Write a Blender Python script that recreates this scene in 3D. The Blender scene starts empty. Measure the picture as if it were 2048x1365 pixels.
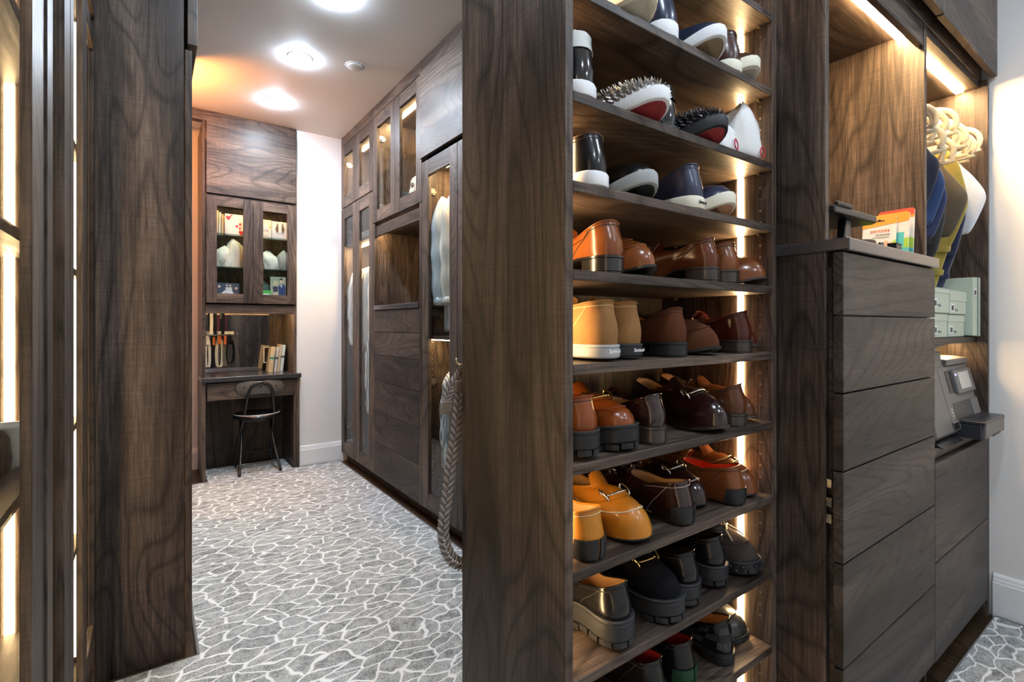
import bpy, bmesh, math, random
import numpy as np
from mathutils import Vector, Matrix, Euler
random.seed(7)
rng = np.random.default_rng(7)
scn = bpy.context.scene
COL = scn.collection
PI = math.pi

# ------------------------------------------------------------------ camera
EYE = 1.142                       # camera height above the floor (m)
F, CX, HZ = 1002.0, 1024.0, 649.0  # focal length, principal column and horizon row for a 2048 x 1365 frame
YAW = math.radians(35.66)
FX, FY = math.sin(YAW), math.cos(YAW)
cam_d = bpy.data.cameras.new('camera'); cam = bpy.data.objects.new('camera', cam_d); COL.objects.link(cam)
cam_d.sensor_width = 36.0; cam_d.lens = F / 2048 * 36.0
cam_d.shift_y = (HZ - 682.5) / 2048; cam_d.clip_start = 0.02
cam.location = (0, 0, EYE); cam.rotation_euler = (PI / 2, 0, -YAW)
scn.camera = cam

# ------------------------------------------------------------------ world, exposure, render hints
w = bpy.data.worlds.new('world'); scn.world = w; w.use_nodes = True
w.node_tree.nodes['Background'].inputs[0].default_value = (0.62, 0.74, 1.0, 1)
w.node_tree.nodes['Background'].inputs[1].default_value = 0.3
scn.view_settings.view_transform = 'Standard'; scn.view_settings.look = 'None'
scn.view_settings.gamma = 1.0; scn.view_settings.use_curve_mapping = False
scn.view_settings.exposure = 0.78
try:
    scn.cycles.use_denoising = True
    scn.cycles.max_bounces = 10; scn.cycles.diffuse_bounces = 5; scn.cycles.glossy_bounces = 4
    scn.cycles.transparent_max_bounces = 16; scn.cycles.transmission_bounces = 6
    scn.cycles.caustics_reflective = False; scn.cycles.caustics_refractive = False
    scn.cycles.sample_clamp_indirect = 6.0
except Exception:
    pass
LED_WARM = (1.0, 0.66, 0.32); LED_PWR = 48.0
DOWN_COL = (0.72, 0.85, 1.0); DOWN_PWR = 330.0

def xat(u, Y):                     # X of the point seen in column u on the plane y = Y
    a = (u - CX) / F
    return Y * (FX + FY * a) / (FY - FX * a)
def yat(u, X):                     # Y of the point seen in column u on the plane x = X
    a = (u - CX) / F
    return X * (FY - FX * a) / (FX + FY * a)
def dep(X, Y): return FX * X + FY * Y
def zat(v, X, Y): return EYE + (HZ - v) * dep(X, Y) / F
def ucol(X, Y): return CX + F * (FY * X - FX * Y) / dep(X, Y)

# ------------------------------------------------------------------ mesh helpers
WL = {}
def woff(o):
    return WL.get(o.name, Vector((0, 0, 0))) if o is not None else Vector((0, 0, 0))
class MB:
    def __init__(s): s.v = []; s.f = []
    def add(s, vs, fs):
        b = len(s.v); s.v += [tuple(p) for p in vs]; s.f += [tuple(b + i for i in f) for f in fs]; return s
    def box(s, x0, x1, y0, y1, z0, z1):
        return s.add([(x0,y0,z0),(x1,y0,z0),(x1,y1,z0),(x0,y1,z0),(x0,y0,z1),(x1,y0,z1),(x1,y1,z1),(x0,y1,z1)],
                     [(0,3,2,1),(4,5,6,7),(0,1,5,4),(1,2,6,5),(2,3,7,6),(3,0,4,7)])
    def prism(s, poly, axis, a, b):    # poly 2d, extruded along axis between a and b
        n = len(poly)
        def p(q, t): return {'x': (t, q[0], q[1]), 'y': (q[0], t, q[1]), 'z': (q[0], q[1], t)}[axis]
        vs = [p(q, a) for q in poly] + [p(q, b) for q in poly]
        fs = [tuple(range(n))[::-1], tuple(range(n, 2*n))] + [(i, (i+1) % n, n + (i+1) % n, n + i) for i in range(n)]
        return s.add(vs, fs)
    def tube(s, path, r, n=8, closed=False, flat=None):   # flat=(ru, rv) elliptical
        P = [Vector(p) for p in path]; m = len(P)
        T = []
        for i in range(m):
            a = P[(i-1) % m] if (closed or i > 0) else P[i]; b = P[(i+1) % m] if (closed or i < m-1) else P[i]
            t = (b - a); T.append(t.normalized() if t.length > 1e-9 else Vector((0, 0, 1)))
        up = Vector((0, 0, 1)) if abs(T[0].z) < .9 else Vector((1, 0, 0))
        U = T[0].cross(up).normalized(); vs = []
        rr = r if hasattr(r, '__len__') else [r] * m
        for i in range(m):
            U = (U - T[i] * U.dot(T[i])); U = U.normalized() if U.length > 1e-9 else T[i].orthogonal().normalized()
            V = T[i].cross(U)
            for k in range(n):
                c, q = math.cos(2*PI*k/n), math.sin(2*PI*k/n)
                if flat: vs.append(P[i] + U * c * flat[0] + V * q * flat[1])
                else: vs.append(P[i] + (U * c + V * q) * rr[i])
        fs = []
        for i in range(m if closed else m-1):
            j = (i+1) % m
            for k in range(n): fs.append((i*n+k, i*n+(k+1) % n, j*n+(k+1) % n, j*n+k))
        if not closed: fs += [tuple(range(n))[::-1], tuple((m-1)*n+k for k in range(n))]
        return s.add(vs, fs)
    def lathe(s, prof, c=(0, 0, 0), n=24, axis='z'):
        vs = []
        for r, z in prof:
            for k in range(n):
                a = 2*PI*k/n; x, y = r*math.cos(a), r*math.sin(a)
                p = {'z': (x, y, z), 'y': (x, z, y), 'x': (z, x, y)}[axis]
                vs.append((p[0]+c[0], p[1]+c[1], p[2]+c[2]))
        fs = [(i*n+k, i*n+(k+1) % n, (i+1)*n+(k+1) % n, (i+1)*n+k) for i in range(len(prof)-1) for k in range(n)]
        fs += [tuple(range(n))[::-1], tuple((len(prof)-1)*n+k for k in range(n))]
        return s.add(vs, fs)
    def grid(s, rows, closed=False):   # rows of equal length points
        m, n = len(rows), len(rows[0]); vs = [p for r in rows for p in r]
        fs = [(i*n+k, i*n+(k+1) % n, (i+1)*n+(k+1) % n, (i+1)*n+k) for i in range(m-1) for k in range(n if closed else n-1)]
        return s.add(vs, fs)
    def slab(s, rows, th):             # a grid sheet given thickness along its normals (solid)
        A = np.array(rows, float); m, n, _ = A.shape
        du = np.gradient(A, axis=1); dv = np.gradient(A, axis=0); N = np.cross(du, dv)
        N /= np.maximum(np.linalg.norm(N, axis=2, keepdims=True), 1e-9)
        B = A + N * th; vs = [tuple(p) for p in A.reshape(-1, 3)] + [tuple(p) for p in B.reshape(-1, 3)]; o = m*n; fs = []
        for i in range(m-1):
            for k in range(n-1):
                q = (i*n+k, i*n+k+1, (i+1)*n+k+1, (i+1)*n+k); fs.append(q[::-1]); fs.append(tuple(o+t for t in q))
        rim = [k for k in range(n)] + [i*n+n-1 for i in range(1, m)] + [(m-1)*n+k for k in range(n-2, -1, -1)] + [i*n for i in range(m-2, 0, -1)]
        for a, b in zip(rim, rim[1:] + rim[:1]): fs.append((a, b, o+b, o+a))
        return s.add(vs, fs)
    def build(s, name, mat, parent=None, smooth=False, bevel=0, world=True, fixn=True, autos=None):
        off = woff(parent) if world else Vector((0, 0, 0))
        me = bpy.data.meshes.new(name)
        me.from_pydata([(p[0]-off.x, p[1]-off.y, p[2]-off.z) for p in s.v], [], s.f)
        if bevel or fixn:
            bm = bmesh.new(); bm.from_mesh(me)
            if fixn: bmesh.ops.recalc_face_normals(bm, faces=bm.faces)
            if bevel:
                try: bmesh.ops.bevel(bm, geom=[e for e in bm.edges if len(e.link_faces) == 2 and e.calc_face_angle(0) > .6], offset=bevel, segments=1 if bevel < .004 else 2, affect='EDGES', profile=.5)
                except Exception: pass
            bm.to_mesh(me); bm.free()
        if smooth:
            me.polygons.foreach_set('use_smooth', [True]*len(me.polygons))
            if autos:
                try: me.set_sharp_from_angle(angle=math.radians(autos))
                except Exception: pass
        me.materials.append(mat)
        o = bpy.data.objects.new(name, me); COL.objects.link(o)
        if parent is not None: o.parent = parent; WL[o.name] = woff(parent).copy()
        return o
def thing(name, label, cat, loc=(0, 0, 0), rotz=0, group=None, rot=None):
    o = bpy.data.objects.new(name, None); COL.objects.link(o); o.location = loc
    o.rotation_euler = rot if rot else (0, 0, rotz); o['label'] = label; o['category'] = cat
    o.empty_display_size = .05
    if group: o['group'] = group
    WL[o.name] = Vector(loc); return o
def tag(o, label, cat, group=None):
    o['label'] = label; o['category'] = cat
    if group: o['group'] = group
    return o
def struct(o, label=None):
    o['kind'] = 'structure'
    if label: o['label'] = label
    return o
def bx(name, x0, x1, y0, y1, z0, z1, mat, parent=None, bevel=.0012, world=True):
    return MB().box(min(x0,x1), max(x0,x1), min(y0,y1), max(y0,y1), min(z0,z1), max(z0,z1)).build(name, mat, parent, bevel=bevel, world=world, fixn=False)
def text(name, body, size, mat, parent, loc, rot, ext=.0004, align='CENTER', shear=0, world=True, sx=1.0):
    c = bpy.data.curves.new(name, 'FONT'); c.body = body; c.size = size; c.extrude = ext; c.align_x = align; c.align_y = 'CENTER'; c.shear = shear
    c.resolution_u = 4
    tmp = bpy.data.objects.new('tmp', c); COL.objects.link(tmp); bpy.context.view_layer.update()
    me = bpy.data.meshes.new_from_object(tmp.evaluated_get(bpy.context.evaluated_depsgraph_get())); me.name = name
    bpy.data.objects.remove(tmp); bpy.data.curves.remove(c); me.materials.clear(); me.materials.append(mat)
    o = bpy.data.objects.new(name, me); COL.objects.link(o); o.parent = parent
    o.location = Vector(loc) - (woff(parent) if world else Vector((0, 0, 0))); o.rotation_euler = rot; o.scale = (sx, 1, 1); return o
def spline(pts, n, closed=False):      # Catmull-Rom resampled evenly by arc length
    P = np.array(pts, float); m = len(P); out = []
    segs = m if closed else m-1
    for i in range(segs):
        if closed: a, b, c, d = P[(i-1) % m], P[i], P[(i+1) % m], P[(i+2) % m]
        else: a, b, c, d = P[max(i-1, 0)], P[i], P[i+1], P[min(i+2, m-1)]
        for t in np.linspace(0, 1, 13)[:-1]:
            out.append(.5*((2*b)+(-a+c)*t+(2*a-5*b+4*c-d)*t*t+(-a+3*b-3*c+d)*t**3))
    out.append(P[0] if closed else P[-1])
    Q = np.array(out); s = np.r_[0, np.cumsum(np.linalg.norm(np.diff(Q, axis=0), axis=1))]
    tt = np.linspace(0, s[-1], n+1)[:-1] if closed else np.linspace(0, s[-1], n)
    return np.stack([np.interp(tt, s, Q[:, k]) for k in range(Q.shape[1])], 1)

# ------------------------------------------------------------------ materials
MATS = {}
def new_mat(name):
    m = bpy.data.materials.new(name); m.use_nodes = True; nt = m.node_tree
    return m, nt, nt.nodes['Principled BSDF']
def link(nt, a, b): nt.links.new(a, b)
def pm(name, col, rough=.5, metal=0, noise=0, nscale=40, bump=0, coat=0, spec=None, sheen=0):
    key = name
    if key in MATS: return MATS[key]
    m, nt, b = new_mat(name)
    b.inputs['Base Color'].default_value = (*col, 1); b.inputs['Roughness'].default_value = rough; b.inputs['Metallic'].default_value = metal
    if coat: b.inputs['Coat Weight'].default_value = coat; b.inputs['Coat Roughness'].default_value = .12
    if spec is not None: b.inputs['Specular IOR Level'].default_value = spec
    if sheen: b.inputs['Sheen Weight'].default_value = sheen; b.inputs['Sheen Roughness'].default_value = .5
    if noise or bump:
        tc = nt.nodes.new('ShaderNodeTexCoord'); n = nt.nodes.new('ShaderNodeTexNoise'); n.inputs['Scale'].default_value = nscale; n.inputs['Detail'].default_value = 4
        link(nt, tc.outputs['Object'], n.inputs['Vector'])
        if noise:
            mx = nt.nodes.new('ShaderNodeMix'); mx.data_type = 'RGBA'
            mx.inputs[6].default_value = (*[c*(1-noise) for c in col], 1); mx.inputs[7].default_value = (*[min(1, c*(1+noise)) for c in col], 1)
            link(nt, n.outputs['Fac'], mx.inputs[0]); link(nt, mx.outputs[2], b.inputs['Base Color'])
        if bump:
            bp = nt.nodes.new('ShaderNodeBump'); bp.inputs['Strength'].default_value = bump; bp.inputs['Distance'].default_value = .002
            link(nt, n.outputs['Fac'], bp.inputs['Height']); link(nt, bp.outputs['Normal'], b.inputs['Normal'])
    MATS[key] = m; return m
def emit(name, col, s):
    if name in MATS: return MATS[name]
    m = bpy.data.materials.new(name); m.use_nodes = True; nt = m.node_tree; nt.nodes.clear()
    e = nt.nodes.new('ShaderNodeEmission'); o = nt.nodes.new('ShaderNodeOutputMaterial'); e.inputs[0].default_value = (*col, 1); e.inputs[1].default_value = s
    link(nt, e.outputs[0], o.inputs[0]); MATS[name] = m; return m
def glass(name, tint=(.93, .95, .95), refl=.06):
    m = bpy.data.materials.new(name); m.use_nodes = True; nt = m.node_tree; nt.nodes.clear()
    o = nt.nodes.new('ShaderNodeOutputMaterial'); t = nt.nodes.new('ShaderNodeBsdfTransparent'); g = nt.nodes.new('ShaderNodeBsdfGlossy')
    mx = nt.nodes.new('ShaderNodeMixShader'); lw_ = nt.nodes.new('ShaderNodeLayerWeight'); lw_.inputs[0].default_value = .5
    pw = nt.nodes.new('ShaderNodeMath'); pw.operation = 'POWER'; pw.inputs[1].default_value = 5.0; link(nt, lw_.outputs['Facing'], pw.inputs[0])
    ma = nt.nodes.new('ShaderNodeMath'); ma.operation = 'MULTIPLY_ADD'; ma.inputs[1].default_value = .55; ma.inputs[2].default_value = refl*.5; link(nt, pw.outputs[0], ma.inputs[0])
    g.inputs['Roughness'].default_value = .01; t.inputs[0].default_value = (*tint, 1)
    link(nt, ma.outputs[0], mx.inputs[0]); link(nt, t.outputs[0], mx.inputs[1]); link(nt, g.outputs[0], mx.inputs[2]); link(nt, mx.outputs[0], o.inputs[0])
    return m
def wood(name, axis, cols, rough=.42, ringk=56.0, fscale=1.0):
    m, nt, b = new_mat(name); N = nt.nodes.new
    tc = N('ShaderNodeTexCoord'); oi = N('ShaderNodeObjectInfo'); ad = N('ShaderNodeVectorMath'); ad.operation = 'ADD'
    cr = N('ShaderNodeCombineXYZ'); m1 = N('ShaderNodeMath'); m1.operation = 'MULTIPLY'; m1.inputs[1].default_value = 17.0
    m2 = N('ShaderNodeMath'); m2.operation = 'MULTIPLY'; m2.inputs[1].default_value = 9.3
    link(nt, oi.outputs['Random'], m1.inputs[0]); link(nt, oi.outputs['Random'], m2.inputs[0])
    link(nt, m1.outputs[0], cr.inputs[0]); link(nt, m2.outputs[0], cr.inputs[1]); link(nt, m1.outputs[0], cr.inputs[2])
    link(nt, tc.outputs['Object'], ad.inputs[0]); link(nt, cr.outputs[0], ad.inputs[1])
    k = 'xyz'.index(axis)
    def noise(cross, along, detail=2, dist=0, rough_=.5):
        mp = N('ShaderNodeMapping'); sc = [cross*fscale]*3; sc[k] = along*fscale; mp.inputs['Scale'].default_value = sc
        n = N('ShaderNodeTexNoise'); n.inputs['Scale'].default_value = 1.0; n.inputs['Detail'].default_value = detail; n.inputs['Distortion'].default_value = dist; n.inputs['Roughness'].default_value = rough_
        link(nt, ad.outputs[0], mp.inputs['Vector']); link(nt, mp.outputs[0], n.inputs['Vector']); return n.outputs['Fac']
    def math_(op, a, b_):
        q = N('ShaderNodeMath'); q.operation = op
        for i, t in enumerate((a, b_)):
            if isinstance(t, (int, float)): q.inputs[i].default_value = t
            else: link(nt, t, q.inputs[i])
        return q.outputs[0]
    def norm(v, a_, b_):
        q = N('ShaderNodeMapRange'); q.inputs['From Min'].default_value = a_; q.inputs['From Max'].default_value = b_; link(nt, v, q.inputs['Value']); return q.outputs['Result']
    big = noise(2.9, .62, 1.5, .5)
    ring = math_('PINGPONG', math_('MULTIPLY', big, ringk), 1.0)
    line = norm(ring, .0, .42)                      # dark narrow growth lines
    fine = noise(150, 4.5, 3, 0, .65); pore = noise(430, 16, 1); saw = noise(10, 230, 1)
    blot = noise(6.5, .9, 3, .6)
    val = math_('ADD', math_('MULTIPLY', norm(blot, .30, .70), .56), math_('MULTIPLY', norm(fine, .26, .74), .44))
    rp = N('ShaderNodeValToRGB'); e = rp.color_ramp.elements
    e[0].position = .08; e[0].color = (*cols[0], 1); e[1].position = .92; e[1].color = (*cols[2], 1)
    q = e.new(.5); q.color = (*cols[1], 1)
    link(nt, val, rp.inputs[0])
    k1 = math_('ADD', math_('MULTIPLY', line, .50), .50); k2 = math_('ADD', math_('MULTIPLY', norm(saw, .3, .7), .22), .89); k3 = math_('ADD', math_('MULTIPLY', norm(pore, .35, .55), .35), .70)
    kk = math_('MULTIPLY', math_('MULTIPLY', k1, k2), k3)
    vm = N('ShaderNodeVectorMath'); vm.operation = 'SCALE'; link(nt, rp.outputs[0], vm.inputs[0]); link(nt, kk, vm.inputs['Scale']); link(nt, vm.outputs[0], b.inputs['Base Color'])
    bp = N('ShaderNodeBump'); bp.inputs['Strength'].default_value = .3; bp.inputs['Distance'].default_value = .001
    link(nt, math_('ADD', fine, math_('MULTIPLY', line, .35)), bp.inputs['Height']); link(nt, bp.outputs['Normal'], b.inputs['Normal'])
    rr = math_('ADD', math_('MULTIPLY', norm(fine, .3, .7), .16), rough - .06); link(nt, rr, b.inputs['Roughness'])
    b.inputs['Specular IOR Level'].default_value = .24
    return m
WC = ((.017, .0130, .0115), (.082, .0595, .0468), (.215, .156, .118))
WZ = wood('dark wood vertical grain', 'z', WC); WX = wood('dark wood grain along x', 'x', WC); WY = wood('dark wood grain along y', 'y', WC)
WCD = ((.010, .0085, .0080), (.050, .039, .034), (.125, .097, .081))
WXD = wood('drawer wood grain along x', 'x', WCD, .42, 70.0); WYD = wood('drawer wood grain along y', 'y', WCD, .44, 70.0)
WFL = wood('hardwood floor', 'y', ((.022, .012, .007), (.05, .029, .016), (.09, .056, .033)), .35)
TOP = pm('dark stone counter', (.045, .042, .045), .22, noise=.35, nscale=160, coat=.3)
WALL = pm('warm white paint', (.80, .775, .75), .55, noise=.02, nscale=3, bump=.03)
TRIM = pm('white trim paint', (.84, .84, .83), .35)
CEIL = pm('ceiling paint', (.90, .885, .87), .6)
GLS = glass('cabinet glass')
MIR = pm('mirror silver', (.86, .88, .88), .02, 1)
LEDM = emit('warm led strip', LED_WARM, LED_PWR)
LEDS = emit('soft led strip', LED_WARM, LED_PWR * .55); LEDB = emit('bright led strip', LED_WARM, LED_PWR * 3.2)
DOWN = emit('downlight lens', DOWN_COL, DOWN_PWR); DOWN_FILL = emit('fill downlight lens', DOWN_COL, DOWN_PWR * .62)  # the weaker lens is for the unseen downlights added as fill
CHR = pm('polished nickel', (.72, .70, .66), .18, 1)
GOLD = pm('gold metal', (.90, .62, .22), .16, 1)
BRS = pm('aged brass', (.50, .40, .25), .3, 1)
BLK = pm('black plastic', (.012, .012, .014), .35)
BLKM = pm('black enamel tube', (.010, .010, .011), .25, coat=.4)
WHT = pm('white paper', (.82, .80, .78), .6)

def carpet_mat():
    m, nt, b = new_mat('crackle pattern carpet'); N = nt.nodes.new
    tc = N('ShaderNodeTexCoord'); mp = N('ShaderNodeMapping'); mp.inputs['Rotation'].default_value = (0, 0, .5); mp.inputs['Scale'].default_value = (10, 19, 1)
    wn = N('ShaderNodeTexNoise'); wn.inputs['Scale'].default_value = 5; wn.inputs['Detail'].default_value = 3
    ws = N('ShaderNodeVectorMath'); ws.operation = 'SCALE'; ws.inputs['Scale'].default_value = .15
    sb = N('ShaderNodeVectorMath'); sb.operation = 'SUBTRACT'; sb.inputs[1].default_value = (.5, .5, .5)
    ad = N('ShaderNodeVectorMath'); ad.operation = 'ADD'
    link(nt, tc.outputs['Object'], wn.inputs['Vector']); link(nt, wn.outputs['Color'], sb.inputs[0]); link(nt, sb.outputs[0], ws.inputs[0])
    link(nt, tc.outputs['Object'], ad.inputs[0]); link(nt, ws.outputs[0], ad.inputs[1]); link(nt, ad.outputs[0], mp.inputs['Vector'])
    vo = N('ShaderNodeTexVoronoi'); vo.feature = 'DISTANCE_TO_EDGE'; vo.voronoi_dimensions = '2D'; vo.inputs['Scale'].default_value = 1; vo.inputs['Randomness'].default_value = 1
    vc = N('ShaderNodeTexVoronoi'); vc.feature = 'F1'; vc.voronoi_dimensions = '2D'; vc.inputs['Scale'].default_value = 1
    for q in (vo, vc): link(nt, mp.outputs[0], q.inputs['Vector'])
    rp = N('ShaderNodeValToRGB'); e = rp.color_ramp.elements; e[0].position = .030; e[0].color = (1, 1, 1, 1); e[1].position = .080; e[1].color = (0, 0, 0, 1)
    link(nt, vo.outputs['Distance'], rp.inputs[0])
    sp = N('ShaderNodeTexNoise'); sp.inputs['Scale'].default_value = 260; sp.inputs['Detail'].default_value = 2
    sp2 = N('ShaderNodeTexNoise'); sp2.inputs['Scale'].default_value = 28; sp2.inputs['Detail'].default_value = 3
    for q in (sp, sp2): link(nt, tc.outputs['Object'], q.inputs['Vector'])
    a1 = N('ShaderNodeMath'); a1.operation = 'ADD'; link(nt, sp.outputs['Fac'], a1.inputs[0])
    a2 = N('ShaderNodeMath'); a2.operation = 'MULTIPLY'; a2.inputs[1].default_value = .55; link(nt, sp2.outputs['Fac'], a2.inputs[0]); link(nt, a2.outputs[0], a1.inputs[1])
    a3 = N('ShaderNodeMath'); a3.operation = 'MULTIPLY_ADD'; a3.inputs[1].default_value = .16; link(nt, vc.outputs['Color'], a3.inputs[0]); link(nt, a1.outputs[0], a3.inputs[2])
    cr = N('ShaderNodeValToRGB'); e = cr.color_ramp.elements; e[0].position = .62; e[0].color = (.135, .14, .138, 1); e[1].position = 1.0; e[1].color = (.52, .53, .52, 1)
    link(nt, a3.outputs[0], cr.inputs[0])
    mx = N('ShaderNodeMix'); mx.data_type = 'RGBA'; mx.inputs[7].default_value = (.86, .86, .85, 1)
    link(nt, rp.outputs[0], mx.inputs[0]); link(nt, cr.outputs[0], mx.inputs[6]); link(nt, mx.outputs[2], b.inputs['Base Color'])
    b.inputs['Roughness'].default_value = .95; b.inputs['Specular IOR Level'].default_value = .15
    bp = N('ShaderNodeBump'); bp.inputs['Strength'].default_value = .5; bp.inputs['Distance'].default_value = .004
    a4 = N('ShaderNodeMath'); a4.operation = 'ADD'; link(nt, sp.outputs['Fac'], a4.inputs[0]); link(nt, rp.outputs[0], a4.inputs[1])
    link(nt, a4.outputs[0], bp.inputs['Height']); link(nt, bp.outputs['Normal'], b.inputs['Normal'])
    return m
CARP = carpet_mat(); BIND = pm('grey carpet binding', (.17, .165, .16), .9)
# ------------------------------------------------------------------ the room
ZC = 2.69
struct(bx('floor', -.75, 2.9, -2.6, 4.9, -.06, 0, WFL, bevel=0))
struct(bx('ceiling', -.75, 2.9, -2.6, 4.9, ZC, ZC+.08, CEIL, bevel=0))
struct(bx('wall_right', 2.68, 2.78, -2.6, 1.3, 0, ZC, WALL, bevel=0))
struct(bx('wall_left', -.75, -.65, -2.6, 4.9, 0, ZC, WALL, bevel=0))
struct(bx('wall_front', -.65, 2.68, -2.6, -2.5, 0, ZC, WALL, bevel=0))
struct(bx('wall_back', .932, 1.95, 4.24, 4.75, 0, ZC, WALL, bevel=0))
struct(bx('wall_alcove', -.65, .932, 4.66, 4.75, 0, ZC, WALL, bevel=0))
struct(bx('wall_aisle', 1.90, 1.97, 1.25, 4.24, 0, ZC, WALL, bevel=0))
struct(bx('wall_corner', 1.90, 2.68, 1.2, 1.3, 0, ZC, WALL, bevel=0))
def baseboard(name, axis, p, d, a0, a1, h=.168):
    prof = [(p, 0), (p+d*.016, 0), (p+d*.016, h*.80), (p+d*.013, h*.82), (p+d*.013, h*.86), (p+d*.010, h*.90), (p+d*.009, h*.95), (p+d*.004, h), (p, h)]
    m = MB().prism(prof, axis, a0, a1)
    return struct(m.build(name, TRIM))
baseboard('baseboard_back', 'x', 4.24, -1, .932, 1.33)
for o in [bpy.data.objects['baseboard_back']]: pass
baseboard('baseboard_alcove', 'x', 4.66, -1, -.65, .29)
baseboard('baseboard_right', 'y', 2.68, -1, -2.5, .495)
baseboard('baseboard_front', 'x', -2.5, 1, -.14, 2.66)

cp = [(-.115, -2.45), (2.655, -2.45), (2.655, .487), (1.305, .487), (1.305, .63), (.575, .63), (.575, 1.045), (1.262, 1.045), (1.262, 4.215), (.898, 4.215),
      (.898, 4.56), (.322, 4.56), (.322, 4.195), (.125, 4.18), (.128, 2.022), (-.115, 2.022)]
carpet = tag(MB().prism(cp, 'z', .001, .009).build('carpet', CARP), 'grey carpet with a white crackle pattern covering the aisle floor', 'carpet')
WL[carpet.name] = Vector((0, 0, 0))
MB().tube([(x, y, .007) for x, y in cp], .0055, 6, closed=True).build('binding', BIND, carpet)

# ------------------------------------------------------------------ downlights
LAMPG = 'recessed downlights'
for x, y, lab in ((.695, 3.78, 'lit recessed downlight in the ceiling nearest the desk nook'), (.695, 3.08, 'lit recessed downlight in the middle of the aisle ceiling'),
             (.70, 2.39, 'lit recessed downlight at the top edge of the photo above the aisle'),
             (.28, 1.25, 'added unseen fill downlight over the aisle mouth beside the shoe unit'), (.55, .12, 'added unseen fill downlight over the shoe shelf front'), (1.85, -.25, 'added unseen fill downlight over the printer side'), (.7, -.9, 'added unseen fill downlight behind the viewpoint over the left glass doors'),  # these and the next are out of view, added to fill the near side
             (1.9, -1.4, 'added unseen fill downlight behind the viewpoint by the white wall')):
    t = thing('downlight', lab, 'ceiling light', (x, y, ZC-.001), 0, LAMPG)
    MB().lathe([(.060, 0), (.062, -.002), (.067, -.002), (.069, 0)], n=28).build('trim_ring', TRIM, t, True, world=False)
    MB().lathe([(.060, 0), (.059, -.006), (.048, -.011), (.024, -.014), (.004, -.015)], n=24).build('lens', DOWN if y > 2 else DOWN_FILL, t, True, world=False)
t = thing('ceiling_cover_plate', 'unlit round white cover plate on the ceiling beside the downlights', 'ceiling plate', (.985, 2.985, ZC-.001))
MB().lathe([(.046, 0), (.048, -.003), (.045, -.010), (.040, -.012), (.004, -.013)], n=32).build('plate', TRIM, t, True, world=False, autos=30)
MB().lathe([(.050, 0), (.054, -.003), (.056, 0)], n=32).build('rim', CEIL, t, True, world=False)

# ------------------------------------------------------------------ cabinet helpers
HINGE = pm('hinge steel', (.62, .58, .50), .3, 1)
def hinge(parent, x, y, z, ax, d):
    m = MB()
    if ax == 'x':   # mounted on a side panel whose face is a y plane, door plane is x
        m.box(x+.004, x+.05, y, y+d*.012, z-.02, z+.02).box(x, x+.034, y, y+d*.026, z-.013, z+.013).box(x+.03, x+.062, y, y+d*.008, z-.009, z+.009)
    else:
        m.box(x, x+d*.012, y+.004, y+.05, z-.02, z+.02).box(x, x+d*.026, y, y+.034, z-.013, z+.013)
    return m.build('hinge', HINGE, parent, bevel=.002)
def gdoor(parent, ax, p, th, a0, a1, z0, z1, st=.062, rl=.066, st2=None):
    """framed glass door; ax is the axis of its normal, p its front face, th signed thickness going into the cabinet"""
    d = bpy.data.objects.new('door', None); COL.objects.link(d); d.parent = parent; d.empty_display_size = .05; WL[d.name] = woff(parent).copy()
    WH = WY if ax == 'x' else WX; st2 = st2 or st
    def piece(n, b0, b1, c0, c1, q0, q1, m, bv=.0012):
        if ax == 'x': return bx(n, p+q0*th, p+q1*th, b0, b1, c0, c1, m, d, bv)
        return bx(n, b0, b1, p+q0*th, p+q1*th, c0, c1, m, d, bv)
    piece('stile', a0, a0+st, z0, z1, 0, 1, WZ); piece('stile', a1-st2, a1, z0, z1, 0, 1, WZ)
    piece('rail', a0+st, a1-st2, z0, z0+rl, .03, 1, WH); piece('rail', a0+st, a1-st2, z1-rl, z1, .03, 1, WH)
    piece('glass_pane', a0+st-.004, a1-st2+.004, z0+rl-.004, z1-rl+.004, .45, .60, GLS, 0)
    return d
def led(parent, x0, x1, y0, y1, z0, z1, mat=None, name='led_strip'):
    return bx(name, x0, x1, y0, y1, z0, z1, mat or LEDM, parent, 0)

# ------------------------------------------------------------------ shoe shelving unit
YF, YB = .66, 1.02
XL0, XL1, XR0, XR1 = .588, .608, 1.303, 1.3235
SZ = [1.946, 1.752, 1.559, 1.399, 1.240, 1.070, .890, .699, .504, .310]
shoe_unit = thing('shoe_shelf_unit', 'tall dark wood shelving unit holding rows of shoes', 'shelving unit', (XL0, YF, 0))
su = shoe_unit
bx('side_panel', XL0, XL1, YF, YB, 0, ZC-.001, WZ, su); bx('side_panel', XR0, XR1, YF, YB, 0, ZC-.001, WZ, su)
bx('back_panel', XL1, XR0, YB-.016, YB, .0, ZC-.001, WZ, su); bx('plinth', XL1, XR0, YF+.04, YF+.058, 0, .10, WX, su)
bx('shelf', XL1, XR0, YF+.002, YB-.016, .10, .119, WX, su); bx('shelf', XL1, XR0, YF+.002, YB-.016, 2.15, 2.169, WX, su)
for z in SZ: bx('shelf', XL1, XR0, YF, YB-.016, z-.019, z, WX, su)
bx('top_panel', XL1, XR0, YF+.002, YF+.02, 2.169, ZC-.001, WX, su)
zz = [2.15+.019] + SZ + [.119]
for a, b in zip(zz[:-1], zz[1:]):
    led(su, XR0-.003, XR0, YF+.078, YF+.094, b+.002, a-.021); led(su, XL1, XL1+.003, YF+.078, YF+.094, b+.002, a-.021)
for z in SZ:
    for yy in (YF+.032, YB-.07):
        for xx, d in ((XR0, -1), (XL1, 1)):
            MB().lathe([(.0035, 0), (.0035, d*.011), (.0028, d*.0125)], (xx, yy, z-.0225), 8, 'x').build('shelf_pin', BRS, su, True, autos=40)
m = MB()
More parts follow.
